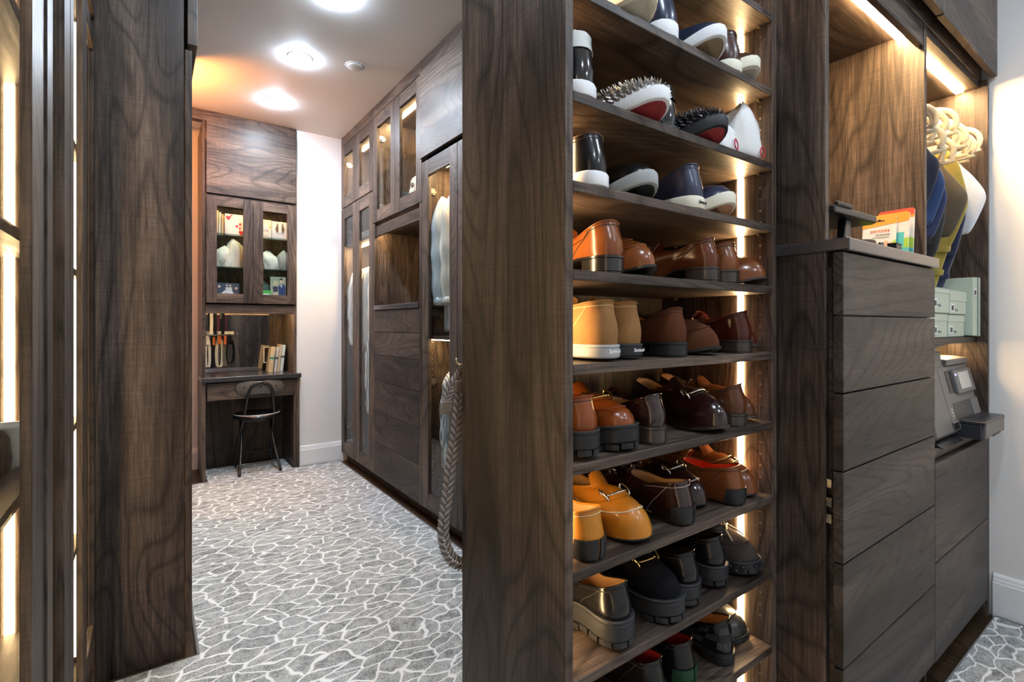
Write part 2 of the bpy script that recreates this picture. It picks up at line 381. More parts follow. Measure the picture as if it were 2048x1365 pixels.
for k in range(64):
    z = .16 + k*.0305
    if min(abs(z-(s-.01)) for s in SZ) < .02: continue
    for yy in (YF+.032,):
        m.lathe([(.0032, 0), (.0032, -.0006), (.0018, -.0007)], (XR0, yy, z), 8, 'x')
o = m.build('pin_sockets', pm('socket metal', (.38, .34, .30), .4, 1), su); o['kind'] = 'stuff'

# ------------------------------------------------------------------ drawer cabinet with niche, right of the shoes
YD = .505
dc = thing('drawer_cabinet', 'tall dark wood cabinet with six drawers below an open lit niche', 'cabinet', (1.328, .545, 0))
bx('side_panel', 1.328, 1.348, .545, 1.18, 0, 2.10, WZ, dc)
bx('divider_panel', 1.99, 2.01, .528, 1.18, 0, 2.10, WZ, dc)
bx('back_panel', 1.348, 1.99, 1.15, 1.166, .08, 2.10, WZ, dc)
bx('niche_ceiling', 1.348, 1.99, .549, 1.15, 2.085, 2.10, WX, dc)
bx('front_rail', 1.348, 1.988, .531, .549, 2.028, 2.10, WX, dc)
led(dc, 1.37, 1.985, .580, .604, 2.079, 2.085, LEDB)
bx('carcass', 1.348, 1.99, .528, 1.15, .09, 1.316, WX, dc)
bx('toe_kick', 1.348, 1.99, .60, .615, 0, .09, WX, dc)
dz = [1.316, 1.162, .977, .791, .572, .322, .075]
for a, b in zip(dz[:-1], dz[1:]): bx('drawer_front', 1.3255, 2.0, YD, YD+.0225, b+.002, a-.002, WXD, dc, .0016)
for z in (.66, .70, .745): bx('slide_clip', 1.3285, 1.334, .531, .544, z, z+.022, CHR, dc, .001)
tag(bx('countertop', 1.3255, 2.0, .493, 1.148, 1.317, 1.348, TOP, None, .004), 'dark stone counter slab on top of the drawer cabinet beside the shoes', 'countertop')

pc = thing('printer_cabinet', 'dark wood cabinet bay with hanging rail, box shelf and lower doors by the white wall', 'cabinet', (2.01, .53, 0))
bx('side_panel', 2.645, 2.665, .505, 1.18, 0, 2.10, WZ, pc)
bx('back_panel', 2.01, 2.645, 1.15, 1.166, .08, 2.085, WZ, pc)
bx('bay_ceiling', 2.01, 2.645, .532, 1.15, 2.072, 2.098, WX, pc)
led(pc, 2.02, 2.62, .572, .596, 2.066, 2.072, LEDB)
bx('shelf', 2.01, 2.645, .54, 1.15, 1.072, 1.094, WX, pc)
led(pc, 2.02, 2.62, .60, .62, 1.068, 1.072)
bx('shelf', 2.01, 2.645, .524, 1.15, .702, .735, WX, pc)
bx('toe_kick', 2.01, 2.645, .60, .615, 0, .09, WX, pc)
bx('door', 2.003, 2.64, YD, YD+.02, .389, .700, WXD, pc, .0016); bx('door', 2.003, 2.64, YD, YD+.02, .073, .385, WXD, pc, .0016)
MB().tube([(2.01, .80, 1.985), (2.645, .80, 1.985)], .012, 12).build('hanging_rail', CHR, pc, True, autos=40)
bx('carcass', 2.01, 2.645, .528, 1.15, .09, .700, WX, pc)

uc = thing('upper_cabinet', 'dark wood wall cupboard with two flush doors up at the ceiling right of the shoes', 'cabinet', (1.328, .505, 2.101))
bx('carcass', 1.328, 2.665, .528, 1.18, 2.1015, ZC-.001, WX, uc)
bx('door', 1.328, 2.001, .483, .503, 2.112, ZC-.03, WX, uc, .0016); bx('door', 2.004, 2.672, .483, .503, 2.108, ZC-.03, WX, uc, .0016)

# ------------------------------------------------------------------ left: glass-door cupboards along the aisle
XG = -.148
for k, (ya, yb, lab) in enumerate(((-.20, .615, 'dark wood glass door cupboard nearest the viewpoint on the left'), (.62, 1.47, 'dark wood glass door cupboard at the far left edge of the photo'), (1.475, 2.053, 'dark wood glass door cupboard butting the wide grey brown end panel on the left'))):
    c = thing('glass_cupboard', lab, 'cabinet', (XG, ya, 0), group='glass cupboards on the left')
    bx('side_panel', XG-.46, XG-.022, ya, ya+.018, 0, 2.10, WZ, c); bx('side_panel', XG-.46, XG-.022, yb-.018, yb-.001, 0, 2.10, WZ, c)
    bx('back_panel', XG-.475, XG-.46, ya, yb-.001, 0, 2.10, WZ, c); bx('top_panel', XG-.46, XG-.022, ya+.018, yb-.018, 2.08, 2.10, WY, c)
    for z in (.10, .50, .86, 1.30, 1.66): bx('shelf', XG-.46, XG-.03, ya+.018, yb-.018, z-.02, z, WY, c)
    bx('toe_kick', XG-.06, XG-.045, ya, yb-.001, 0, .08, WY, c)
    ym = ((ya+yb)/2, 1.145, 1.80)[k]; lx = (.093, .093, .045)[k]
    if k == 1:
        gdoor(c, 'x', XG, -.014, ya+.001, 1.115, .082, 2.098, .075, .10); gdoor(c, 'x', XG, -.014, 1.175, yb-.002, .082, 2.098, .058, .10, .085)
        bx('centre_post', XG-.016, XG-.004, 1.117, 1.173, .082, 2.098, WZ, c)
    elif k == 2:
        gdoor(c, 'x', XG, -.014, ya+.001, 1.797, .082, 2.098, .060, .10, .072); gdoor(c, 'x', XG, -.014, 1.80, yb-.002, .155, 2.05, .016, .05, .020)
    else:
        gdoor(c, 'x', XG, -.014, ya+.001, ym-.0015, .082, 2.098, .066, .10); gdoor(c, 'x', XG, -.014, ym+.0015, yb-.002, .082, 2.098, .066, .10)
    led(c, XG-lx-.008, XG-lx+.008, yb-.0215, yb-.0185, .12, 2.07, LEDS); led(c, XG-lx-.008, XG-lx+.008, ya+.0185, ya+.0215, .12, 2.07, LEDS)
    bx('upper_door', XG-.021, XG, ya+.001, ym-.0015, 2.106, ZC-.03, WZ, c); bx('upper_door', XG-.021, XG, ym+.0015, yb-.002, 2.106, ZC-.03, WZ, c)
    bx('upper_carcass', XG-.47, XG-.022, ya, yb-.001, 2.101, ZC-.001, WY, c)

# ------------------------------------------------------------------ left: deep wardrobe behind the wide end panel
lw = thing('wardrobe', 'tall dark wood wardrobe with a wide plank end panel left of the aisle', 'wardrobe', (.088, 2.056, 0))
bx('end_panel', -.149, .088, 2.056, 2.078, 0, ZC-.001, WZ, lw)
bx('inner_panel', -.62, -.149, 2.056, 2.078, 0, ZC-.001, WZ, lw)
bx('far_panel', -.62, .088, 3.50, 3.522, 0, ZC-.001, WZ, lw); bx('back_panel', -.64, -.62, 2.056, 3.522, 0, ZC-.001, WZ, lw)
bx('top_panel', -.62, .08, 2.078, 3.50, 2.08, 2.10, WY, lw); bx('bottom_panel', -.62, .08, 2.078, 3.50, .06, .08, WY, lw)
bx('toe_kick', .05, .066, 2.078, 3.50, 0, .06, WFL, lw)
for y0, y1 in ((2.060, 2.535), (2.54, 3.02), (3.025, 3.50)):
    bx('door', .0905, .1115, y0, y1, .078, 2.092, WZ, lw, .002); bx('upper_door', .098, .128, y0, y1, 2.112, ZC-.03, WZ, lw, .002)
led(lw, -.10, -.085, 2.081, 2.084, .1, 2.07)
for z in (.55, 1.05, 1.55, 1.98):
    MB().box(.085, .091, 2.079, 2.094, z-.028, z+.028).box(.078, .0905, 2.079, 2.086, z-.012, z+.012).build('hinge', HINGE, lw, bevel=.001)

# orange accent lamp on the far end of that wardrobe, lights the alcove beside the desk
sl = thing('wall_sconce', 'small orange glass wall lamp glowing beside the desk alcove', 'wall lamp', (-.02, 3.53, 2.44))
MB().lathe([(.045, -.007), (.045, .004), (.03, .008)], n=20, axis='y').build('backplate', BRS, sl, True, world=False, autos=30)
MB().tube([(0, .004, 0), (0, .045, 0), (0, .06, .015)], .006, 8).build('arm', BRS, sl, True, world=False)
MB().lathe([(.02, .0), (.045, .02), (.055, .06), (.048, .10), (.03, .12)], (0, .065, .01), 20).build('shade', emit('orange glass glow', (1.0, .34, .07), 150.0), sl, True, world=False)

# ------------------------------------------------------------------ right side of the aisle: wardrobe, drawer tower, wardrobe
XA = 1.28; XK = 1.875
def carc(t, y0, y1, z0, z1, floor_=True):
    bx('side_panel', XA+.022, XK, y0, y0+.018, z0, z1, WZ, t); bx('side_panel', XA+.022, XK, y1-.018, y1, z0, z1, WZ, t)
    bx('back_panel', XK, XK+.012, y0, y1, z0, z1, WZ, t)
def crown(t, y0, y1): bx('crown_fascia', XA, XA+.02, y0, y1, 2.615, ZC-.001, WY, t)
def kick(t, y0, y1): bx('toe_kick', XA+.055, XA+.07, y0, y1, 0, .078, WY, t)
# A: far pair of glass doors next to the white wall
y0, y1 = 3.491, 4.225; ym = (y0+y1)/2
A = thing('glass_wardrobe', 'tall dark wood wardrobe with glass doors next to the white end wall', 'wardrobe', (XA, y0, 0))
carc(A, y0, y1, .06, 2.612); crown(A, y0, y1); kick(A, y0, y1)
for z in (.10, 1.80, 2.10, 2.612): bx('shelf' if z < 2.6 else 'top_panel', XA+.024, XK, y0+.018, y1-.018, z-.02, z, WY, A)
led(A, XA+.135, XA+.155, y0+.02, y1-.10, 2.586, 2.592, LEDB); led(A, XA+.10, XA+.12, y0+.02, y1-.10, 1.774, 1.780, LEDB)
for a, b in ((y0, ym), (ym, y1)):
    gdoor(A, 'x', XA, .021, a+.0015, b-.0015, .082, 2.096, .075, .09); gdoor(A, 'x', XA, .021, a+.0015, b-.0015, 2.104, 2.612, .075, .085)
for z in (2.47, 1.93, 1.2, .3): hinge(A, XA+.024, y1-.018, z, 'x', -1)
MB().tube([(XA+.30, y0+.018, 1.70), (XA+.30, y1-.018, 1.70)], .012, 10).build('hanging_rail', CHR, A, True, autos=40)
# B: drawer tower with niche and upper glass doors
y0, y1 = 2.694, 3.488; ym = (y0+y1)/2
B = thing('drawer_tower', 'dark wood drawer tower with open niche and glass doors above on the aisle', 'cabinet', (XA, y0, 0))
carc(B, y0, y1, .06, 2.612); crown(B, y0, y1); kick(B, y0, y1)
for a, b in ((y0, ym), (ym, y1)): gdoor(B, 'x', XA, .021, a+.0015, b-.0015, 1.862, 2.612, .075, .085)
bx('top_panel', XA+.024, XK, y0+.018, y1-.018, 2.594, 2.612, WY, B); bx('shelf', XA+.024, XK, y0+.018, y1-.018, 1.84, 1.862, WY, B)
bx('shelf', XA+.03, XK, y0+.018, y1-.018, 2.20, 2.212, GLS, B)
led(B, XA+.13, XA+.15, y0+.02, y1-.02, 2.588, 2.594, LEDB)
bx('niche_rail', XA+.012, XA+.03, y0, y1, 1.765, 1.838, WY, B); bx('niche_ceiling', XA+.03, XK, y0+.018, y1-.018, 1.80, 1.818, WY, B)
led(B, XA+.06, XA+.078, y0+.05, y1-.05, 1.794, 1.800)
bx('carcass', XA+.024, XK, y0+.018, y1-.018, .09, 1.241, WY, B)
st0, st1 = y0+.030, y1-.030
bx('stile', XA, XA+.022, y0, st0, .078, 1.858, WZ, B); bx('stile', XA, XA+.022, st1, y1, .078, 1.858, WZ, B)
bz = [1.240, 1.088, .929, .744, .527, .310, .078]
for a, b in zip(bz[:-1], bz[1:]): bx('drawer_front', XA, XA+.022, st0+.001, st1-.001, b+.0018, a-.0018, WYD, B, .0016)
hinge(B, XA+.024, y1-.018, 2.47, 'x', -1); hinge(B, XA+.024, y1-.018, 1.98, 'x', -1)
tag(bx('countertop', XA-.008, XK, st0+.001, st1-.001, 1.243, 1.273, TOP, None, .003), 'dark stone slab in the niche of the aisle drawer tower', 'countertop')
# C: nearer wardrobe, half hidden by the shoe shelves
y0, y1 = 1.86, 2.690
Cw = thing('glass_wardrobe', 'dark wood wardrobe with a glass door half hidden behind the shoe unit', 'wardrobe', (XA, y0, 0))
carc(Cw, y0, y1, .06, 2.612); crown(Cw, y0, y1); kick(Cw, y0, y1)
bx('upper_door', XA-.016, XA+.006, y0+.3, y1-.002, 2.104, 2.612, WY, Cw, .0016); bx('upper_door', XA-.016, XA+.006, y0, y0+.297, 2.104, 2.612, WY, Cw, .0016)
bx('top_panel', XA+.024, XK, y0+.018, y1-.018, 2.06, 2.08, WY, Cw); bx('bottom_panel', XA+.024, XK, y0+.018, y1-.018, .06, .08, WY, Cw)
gdoor(Cw, 'x', XA, .021, 2.272, y1-.002, .082, 2.086, .082, .09); gdoor(Cw, 'x', XA, .021, y0, 2.268, .082, 2.086, .082, .09)
bx('shelf', XA+.03, XK, y0+.018, y1-.018, 1.055, 1.075, WY, Cw)
led(Cw, XA+.05, XA+.066, y0+.02, y1-.03, 1.050, 1.055); led(Cw, XA+.09, XA+.11, y0+.02, y1-.1, 2.054, 2.060, LEDB)
for z in (1.92, .80): hinge(Cw, XA+.024, y1-.018, z, 'x', -1)
for zr in (1.98, .99): MB().tube([(XA+.30, y0+.018, zr), (XA+.30, y1-.018, zr)], .012, 10).build('hanging_rail', CHR, Cw, True, autos=40)
m = MB()
for k in range(48):
    z = .14+k*.032
    if abs(z-1.065) < .025: continue
    m.lathe([(.003, 0), (.003, -.0006), (.002, -.0007)], (XA+.06, y1-.018, z), 6, 'y')
o = m.build('pin_sockets', pm('socket metal', (.6, .55, .45), .4, 1), Cw); o['kind'] = 'stuff'

# ------------------------------------------------------------------ desk nook on the back wall
YK = 4.222; YKB = 4.652
dn = thing('desk_hutch', 'built-in dark wood desk hutch with two glass doors over a mirror niche', 'hutch', (.29, YK, 0))
bx('side_panel', .290, .311, YK, YKB, 0, 2.61, WZ, dn); bx('side_panel', .906, .927, YK, YKB, .0, 2.61, WZ, dn)
bx('back_panel', .311, .906, YKB-.014, YKB, .0, 2.61, WZ, dn)
bx('crown_fascia', -.20, .927, YK+.001, YK+.06, 2.612, ZC-.001, WX, dn)
bx('upper_door', .314, .922, YK-.020, YK, 2.092, 2.608, WX, dn, .0016)
gdoor(dn, 'y', YK-.020, .020, .314, .6165, 1.298, 2.075, .066, .07); gdoor(dn, 'y', YK-.020, .020, .6185, .922, 1.298, 2.075, .066, .07)
bx('lower_rail', .311, .906, YK, YK+.02, 1.222, 1.290, WX, dn); bx('niche_ceiling', .311, .906, YK+.02, YKB-.014, 1.272, 1.292, WX, dn)
bx('cabinet_top', .311, .906, YK, YKB-.014, 2.078, 2.096, WX, dn)
led(dn, .32, .90, YK+.05, YK+.066, 1.267, 1.272); led(dn, .32, .90, YK+.04, YK+.055, 2.072, 2.078)
bx('cabinet_floor', .311, .906, YK, YKB-.014, 1.333, 1.353, WX, dn)
for z in (1.568, 1.815): bx('glass_shelf', .312, .905, YK+.02, YKB-.016, z-.006, z, glass('green edged glass', (.80, .90, .86)), dn, 0)
bx('mirror', .316, .80, YKB-.018, YKB-.0145, .757, 1.268, MIR, dn, 0)
bx('desk_side_panel', .288, .3105, YK-.012, YK-.0005, 0, .722, WZ, dn); bx('desk_side_panel', .927, .948, YK-.012, YK+.02, 0, .722, WZ, dn)
bx('drawer_front', .320, .918, YK-.008, YK+.012, .585, .712, WX, dn, .0016)
tag(bx('countertop', .282, .957, YK-.034, YKB-.016, .722, .755, TOP, None, .003), 'dark polished desk slab in the desk nook', 'countertop')
# ------------------------------------------------------------------ shoes
NP = 48
def leather(name, col, rough=.30, coat=.15): return pm('leather ' + name, col, rough, noise=.28, nscale=22, bump=.06, coat=coat, spec=.38)
def suede(name, col): return pm('suede ' + name, col, .92, noise=.25, nscale=35, bump=.35, spec=.1)
def rubber(name, col, rough=.5): return pm('rubber ' + name, col, rough, noise=.08, nscale=60, spec=.28)
TAN = leather('tan lining', (.50, .27, .10), .55, 0); DARKL = leather('dark lining', (.018, .014, .012), .6, 0); REDL = pm('red lining', (.75, .045, .01), .6)
CRIM = pm('crimson lining', (.30, .008, .012), .6)
LACE = pm('lace cord', (.30, .28, .25), .8)
RW = {0: 0, .02: .40, .07: .60, .15: .68, .28: .67, .42: .70, .56: .86, .70: 1.0, .82: .95, .91: .76, .965: .50, .992: .24, 1: 0}
AW = {**RW, .82: .90, .91: .66, .965: .40, .992: .17}
SW = {**RW, .91: .84, .965: .64, .992: .36}
def outline(L, W, side, toe, n=NP):
    tb = {'round': RW, 'almond': AW, 'square': SW}[toe]
    ts = sorted(tb); c = lambda t: side*.007*math.sin(PI*t*1.1)
    pts = [(c(t)+tb[t]*W/2, t*L) for t in ts] + [(c(t)-tb[t]*W/2, t*L) for t in ts[-2:0:-1]]
    return spline(pts, n, True)
def shoe(label, row, u, out, up, sole_m, heel_m=None, lining=TAN, kind='loafer', L=.295, W=.104, hz=.104, hs=.074, ht=.088, toe='almond', side=1, yaw=0, yf=None,
         strap=False, bit=None, apron=False, spikes=None, laces=None, outsole=None, tab=None, pad=None, tongue=True, lug=False, hh=None, ts=None, script=None, seam=True, tree=None,
         tassel=False, welt=None, group='shoes on the shelves', collar=None, stitch=None, name='shoe', buckle=None, check=None, emblem=None, nubs=None, tip=False):
    if hh is None: hh = {'loafer': .026, 'sneaker': .0, 'driver': .0, 'chunky': .010, 'chukka': .006}[kind]
    if ts is None: ts = {'loafer': .007, 'sneaker': .030, 'driver': .006, 'chunky': .034, 'chukka': .026}[kind]
    if welt is None: welt = {'loafer': .003, 'sneaker': .0035, 'driver': -.002, 'chunky': .006, 'chukka': .004}[kind]
    zb0 = 0.0 if not lug else .010
    P = outline(L, W, side, toe)
    t = P[:, 1]/L
    def elev(t):
        t = np.asarray(t, float)
        e = hh*np.clip((.50-t)/.22, 0, 1); e = np.where(e > 0, hh*(3*np.clip((.50-t)/.22, 0, 1)**2-2*np.clip((.50-t)/.22, 0, 1)**3), 0)
        spring = {'loafer': .016, 'sneaker': .024, 'driver': .010, 'chunky': .010, 'chukka': .012}[kind]
        return e + spring*np.clip((t-.68)/.32, 0, 1)**1.8
    E = elev(t) + zb0
    # placement: the shoe's outer end stands at yf and its silhouette's right edge falls in column u
    flip = out == 'toe'
    if yf is None: yf = YF + (.005 if not flip else -.008)
    ang = yaw + (PI if flip else 0); ca, sa = math.cos(ang), math.sin(ang)
    R = np.stack([P[:, 0]*ca - P[:, 1]*sa, P[:, 0]*sa + P[:, 1]*ca], 1)
    oy = yf - R[:, 1].min(); lo, hi = .3, 1.7
    for _ in range(40):
        mid = (lo+hi)/2; mu = max(ucol(mid+r[0], oy+r[1]) for r in R)
        if mu < u: lo = mid
        else: hi = mid
    ox = lo; ext = (ox+R[:, 0].min(), ox+R[:, 0].max())
    if ext[1] > XR0-.004: ox -= ext[1]-(XR0-.004)
    T = thing(name, label, 'shoe', (ox, oy, SZ[row]+.0006), ang, group)
    nrm = np.zeros_like(P); d = np.roll(P, -1, 0)-np.roll(P, 1, 0); d /= np.maximum(np.linalg.norm(d, axis=1, keepdims=True), 1e-9); nrm[:, 0] = d[:, 1]; nrm[:, 1] = -d[:, 0]
    B = np.c_[P - nrm*.002, E+ts*(.55 if kind == 'sneaker' else .9)]
    # opening loop
    thr = {'loafer': .53, 'sneaker': .55, 'driver': .54, 'chunky': .54, 'chukka': .47}[kind]
    if kind in ('sneaker',) and hs > .09: thr = .48
    a0, a1, hw = .012, thr*L, .033
    ow = [(0, a0), (.80, a0+.010), (1.0, a0+.032), (.97, a0+.06), (1, (a0+a1)/2+.005), (.93, a1-.034), (.70, a1-.014), (.36, a1-.003), (0, a1)]
    op = [(q*hw, y) for q, y in ow] + [(-q*hw, y) for q, y in ow[-2:0:-1]]
    O2 = spline(op, NP, True); idx = np.arange(NP); g = 1-np.abs(idx-NP/2)/(NP/2)
    Oz = np.interp(g, [0, .12, .3, .55, .8, 1], [hz, hz-.002, hz*.55+hs*.45, hs, hs*.6+ht*.4, ht])
    tO = O2[:, 1]/L; O = np.c_[O2[:, 0]+side*.004*np.sin(PI*tO), O2[:, 1], Oz+zb0*.0]
    k1 = np.interp(g, [0, .25, .6, .85, 1], [.45, .40, .42, .62, .75]); k2 = np.interp(g, [0, .3, .6, .85, 1], [.10, .16, .34, .50, .55])
    bul = np.interp(g, [0, .2, .6, 1], [.010, .007, .004, .002])
    c1 = B.copy(); c1[:, 2] += (O[:, 2]-B[:, 2])*k1; c1[:, :2] += nrm*bul[:, None]
    c2 = O.copy(); c2[:, :2] += (B[:, :2]-O[:, :2])*k2[:, None]; c2[:, 2] += np.interp(g, [0, .6, .85, 1], [-.022, -.012, -.004, -.002])
    def ip(A, fi):
        fi = fi % NP; i = int(fi) % NP; f = fi-int(fi); return A[i]*(1-f)+A[(i+1) % NP]*f
    def S(fi, s, off=0.0):
        b, p, q, o = ip(B, fi), ip(c1, fi), ip(c2, fi), ip(O, fi)
        r = b*(1-s)**3+3*p*s*(1-s)**2+3*q*s*s*(1-s)+o*s**3
        if off:
            e = .04; r2 = S(fi, min(s+e, 1)) - S(fi, max(s-e, 0)); r1 = S(fi+.4, s)-S(fi-.4, s); n = np.cross(r1, r2); n /= max(np.linalg.norm(n), 1e-9); r = r+n*off
        return r
    ip2 = ip; H = NP/2
    def Q(x): return H+x           # index measured from the toe
    M = 11
    rows = [[S(i, s) for i in range(NP)] for s in np.linspace(0, 1, M)]
    b = MB(); b.grid(rows, True)
    body = b.build('upper', up, T, True, world=False)
    # lining and insole
    I1 = O.copy(); I1[:, :2] = (O[:, :2]-[0, (a0+a1)/2])*.955+[0, (a0+a1)/2]; I1[:, 2] -= .006
    zi = E.min()+ts+.010
    I2 = I1.copy(); I2[:, 2] = np.maximum(elev(tO)+zb0+ts+.006, .01); I2[:, 1] = np.where(g > .7, I2[:, 1]+(g-.7)*.12, I2[:, 1])
    O_in = O.copy(); O_in[:, 2] -= .0005
    MB().grid([O_in, I1, I2], True).build('lining', lining, T, True, world=False, fixn=False)
    MB().add([tuple(p) for p in I2], [tuple(range(NP))]).build('insole', lining if lining is not DARKL else DARKL, T, False, world=False)
    MB().tube([tuple(p) for p in O], .0022, 6, closed=True).build('collar', collar or up, T, True, world=False)
    # sole
    def ring(off, z): return np.c_[P+nrm*off, z]
    zt = E+ts
    if kind == 'sneaker': prof = [(welt-.006, E), (welt-.001, E+.003), (welt, E+.006), (welt, zt-.004), (welt-.0015, zt-.0015), (welt-.004, zt)]
    elif kind in ('chunky', 'chukka'): prof = [(welt-.003, E), (welt, E+.003), (welt, zt-.008), (welt-.002, zt-.0065), (welt-.002, zt-.005), (welt, zt-.004), (welt-.001, zt), (welt-.006, zt+.0005)]
    else: prof = [(welt-.003, E), (welt, E+.002), (welt, zt-.001), (welt-.004, zt)]
    rr = [ring(o_, z_) for o_, z_ in prof]; b = MB(); b.grid(rr, True); n0 = len(rr)
    b.f.append(tuple(range(NP))[::-1]); b.f.append(tuple(range((n0-1)*NP, n0*NP)))
    sole = b.build('sole', sole_m, T, True, world=False, autos=35)
    if kind in ('chunky',) or (kind == 'loafer' and stitch):
        MB().tube([tuple(p) for p in ring(welt-.0005, zt+.0006)], .0011, 5, closed=True).build('welt_stitching', pm('welt thread', (.05, .05, .055), .7), T, True, world=False)
    if outsole:
        k = .007 if kind == 'sneaker' else .005; b = MB(); r0 = ring(welt-k, E-.0012); r1 = ring(welt-k, E+.001); b.grid([r0, r1], True); b.f.append(tuple(range(NP))[::-1])
        b.build('outsole', outsole, T, False, world=False)
    if lug:
        b = MB()
        for i in range(0, NP, 2):
            g0, g1 = i+.16, i+1.84; A_, C_ = [ip2(P+nrm*welt, q) for q in (g0, i+1, g1)], [ip2(P-nrm*.012, q) for q in (g0, i+1, g1)]
            q = A_+C_[::-1]; z0, z1 = max(0, E[i]-zb0), E[i]+.001
            b.add([(*p, z0) for p in q]+[(*p, z1) for p in q], [tuple(range(6))[::-1], tuple(range(6, 12))]+[(k, (k+1) % 6, 6+(k+1) % 6, 6+k) for k in range(6)])
        core = ring(-.014, E*0+.004); b.add([tuple(p) for p in core]+[(p[0], p[1], E[i]+.001) for i, p in enumerate(core)], [tuple(range(NP))[::-1]]+[(i, (i+1) % NP, NP+(i+1) % NP, NP+i) for i in range(NP)])
        b.build('lug_tread', sole_m, T, False, world=False)
    if hh > .015:
        sel = sorted([i for i in range(NP) if t[i] < .265], key=lambda i: (i if i < NP/2 else i-NP)); hp = [P[i]+nrm[i]*(welt-.001) for i in sel]
        hp2 = [P[i]+nrm[i]*(welt-.003) for i in sel]; n = len(hp); b = MB()
        b.add([(*p, .0) for p in hp2]+[(*p, .003) for p in hp2]+[(*p, .0045) for p in hp]+[(p[0], p[1], float(elev(p[1]/L))+.0005) for p in hp],
              [tuple(range(n))[::-1], tuple(range(3*n, 4*n))]+[(k*n+i, k*n+(i+1) % n, (k+1)*n+(i+1) % n, (k+1)*n+i) for k in range(3) for i in range(n)])
        b.build('heel', heel_m or sole_m, T, True, world=False, autos=40)
    def patch(nm, f0, f1, s0, s1, mat, off=.0015, th=.0014, n=13, m_=6, par=T):
        rws = [[S(f, s, off) for f in np.linspace(f0, f1, n)] for s in np.linspace(s0, s1, m_)]
        return MB().slab(rws, th).build(nm, mat, par, True, world=False, autos=50)
    def seamtube(nm, pts, r, mat): return MB().tube([tuple(p) for p in pts], r, 5).build(nm, mat, T, True, world=False)
    dk = collar or pm('seam thread dark', (.02, .016, .014), .8)
    if seam:
        seamtube('collar_seam', [S(f, .86, .0004) for f in np.linspace(-13, 13, 27)], .0008, stitch or dk)
        for f in (6.2, -6.2): seamtube('quarter_seam', [S(f + (1-s)*2.2*(1 if f > 0 else -1), s, .0004) for s in np.linspace(.05, .9, 10)], .0008, stitch or dk)
    if tab: patch('heel_tab', -3.6, 3.6, .60, .99, tab)
    if strap: patch('saddle_strap', Q(-17), Q(17), .62, .84, up, .0012, .0018, 25)
    if apron: seamtube('apron_seam', [S(Q(f), s, .0008) for f, s in [(x, .40+.0012*x*x*.9) for x in np.linspace(-15, 15, 31)]], .0017, stitch or up)
    if tip: seamtube('toe_cap_seam', [S(Q(f), .33+.02*abs(f)**.5*.2, .0004) for f in np.linspace(-7, 7, 15)], .0009, dk)
    if tongue:
        c = O[int(H)]; rws = []
        for k, q in enumerate(np.linspace(0, 1, 6)):
            wv = .026*(1-.25*q*q); rws.append([(side*.003+x*wv, c[1]+.016-q*.036-.012*x*x*(1-q), c[2]-.007+q*.027-(x*x)*.013*(1-.5*q)) for x in np.linspace(-1, 1, 9)])
        MB().slab(rws, .0028).build('tongue', up, T, True, world=False, autos=60)
    if bit:
        A = [S(Q(f), .70, .0035) for f in (-6, -3, 0, 3, 6)]; pth = spline(A, 11)
        hw_ = thing_part('horsebit', T)
        MB().tube([tuple(p) for p in pth[2:9]], .0028, 7).build('bar', bit, hw_, True, world=False)
        for e in (pth[2], pth[8]):
            rg = [(e[0]+.004*math.sin(a)*(-1 if e[0] < 0 else 1), e[1]+.014*math.cos(a), e[2]+.001+.008*math.sin(a)-.007*math.cos(a)) for a in np.linspace(0, 2*PI, 15)[:-1]]
            MB().tube(rg, .0026, 6, closed=True).build('ring', bit, hw_, True, world=False)
    if buckle:
        A = spline([S(Q(f), .70, .004) for f in (-8, -4, 0, 4, 8)], 9); B2 = spline([S(Q(f), .58, .004) for f in (-8, -4, 0, 4, 8)], 9)
        MB().tube([tuple(p) for p in A]+[tuple(p) for p in B2[::-1]], .0024, 6, closed=True).build('buckle', buckle, T, True, world=False)
        MB().tube([tuple(A[4]), tuple(B2[4])], .002, 6).build('buckle_bar', buckle, T, True, world=False)
    if laces:
        for s in (.80, .87, .94):
            MB().tube([tuple(S(Q(f), s, .0035)) for f in np.linspace(-5, 5, 7)], .0016, 6).build('lace', laces, T, True, world=False)
        if not tassel:
            for sg in (-1, 1):
                c = S(Q(0), .95, .006); MB().tube(spline([c, c+[sg*.016, .004, .012], c+[sg*.026, .012, .003], c+[sg*.012, .010, -.001], c], 14), .0014, 6).build('lace_bow', laces, T, True, world=False)
    if tassel:
        c = S(Q(0), .88, .006); m_ = laces or LACE
        MB().lathe([(.002, -.004), (.006, -.002), (.006, .003), (.002, .005)], c, 10).build('lace_knot', m_, T, True, world=False)
        for sg in (-1, 1):
            MB().tube(spline([c, S(Q(sg*1.2), .74, .006), S(Q(sg*2.2), .58, .004), S(Q(sg*2.6), .48, .003)], 12), .0022, 6).build('lace', m_, T, True, world=False)
    if spikes:
        b = MB(); sv = []
        for s in np.linspace(.10, .92, 13):
            nn = int(36 - 10*s)
            for f in np.linspace(-15, 15, nn):
                p = S(Q(f + (.3 if int(s*100) % 2 else 0)), s); tp = S(Q(f), s, .0095); ax = Vector(tp-p).normalized(); uu = ax.orthogonal().normalized(); vv = ax.cross(uu)
                b.add([Vector(p)+(uu*math.cos(a)+vv*math.sin(a))*.0028 for a in np.linspace(0, 2*PI, 7)[:-1]]+[tp], [(i, (i+1) % 6, 6) for i in range(6)])
        o = b.build('spikes', spikes, T, False, world=False); o['kind'] = 'stuff'
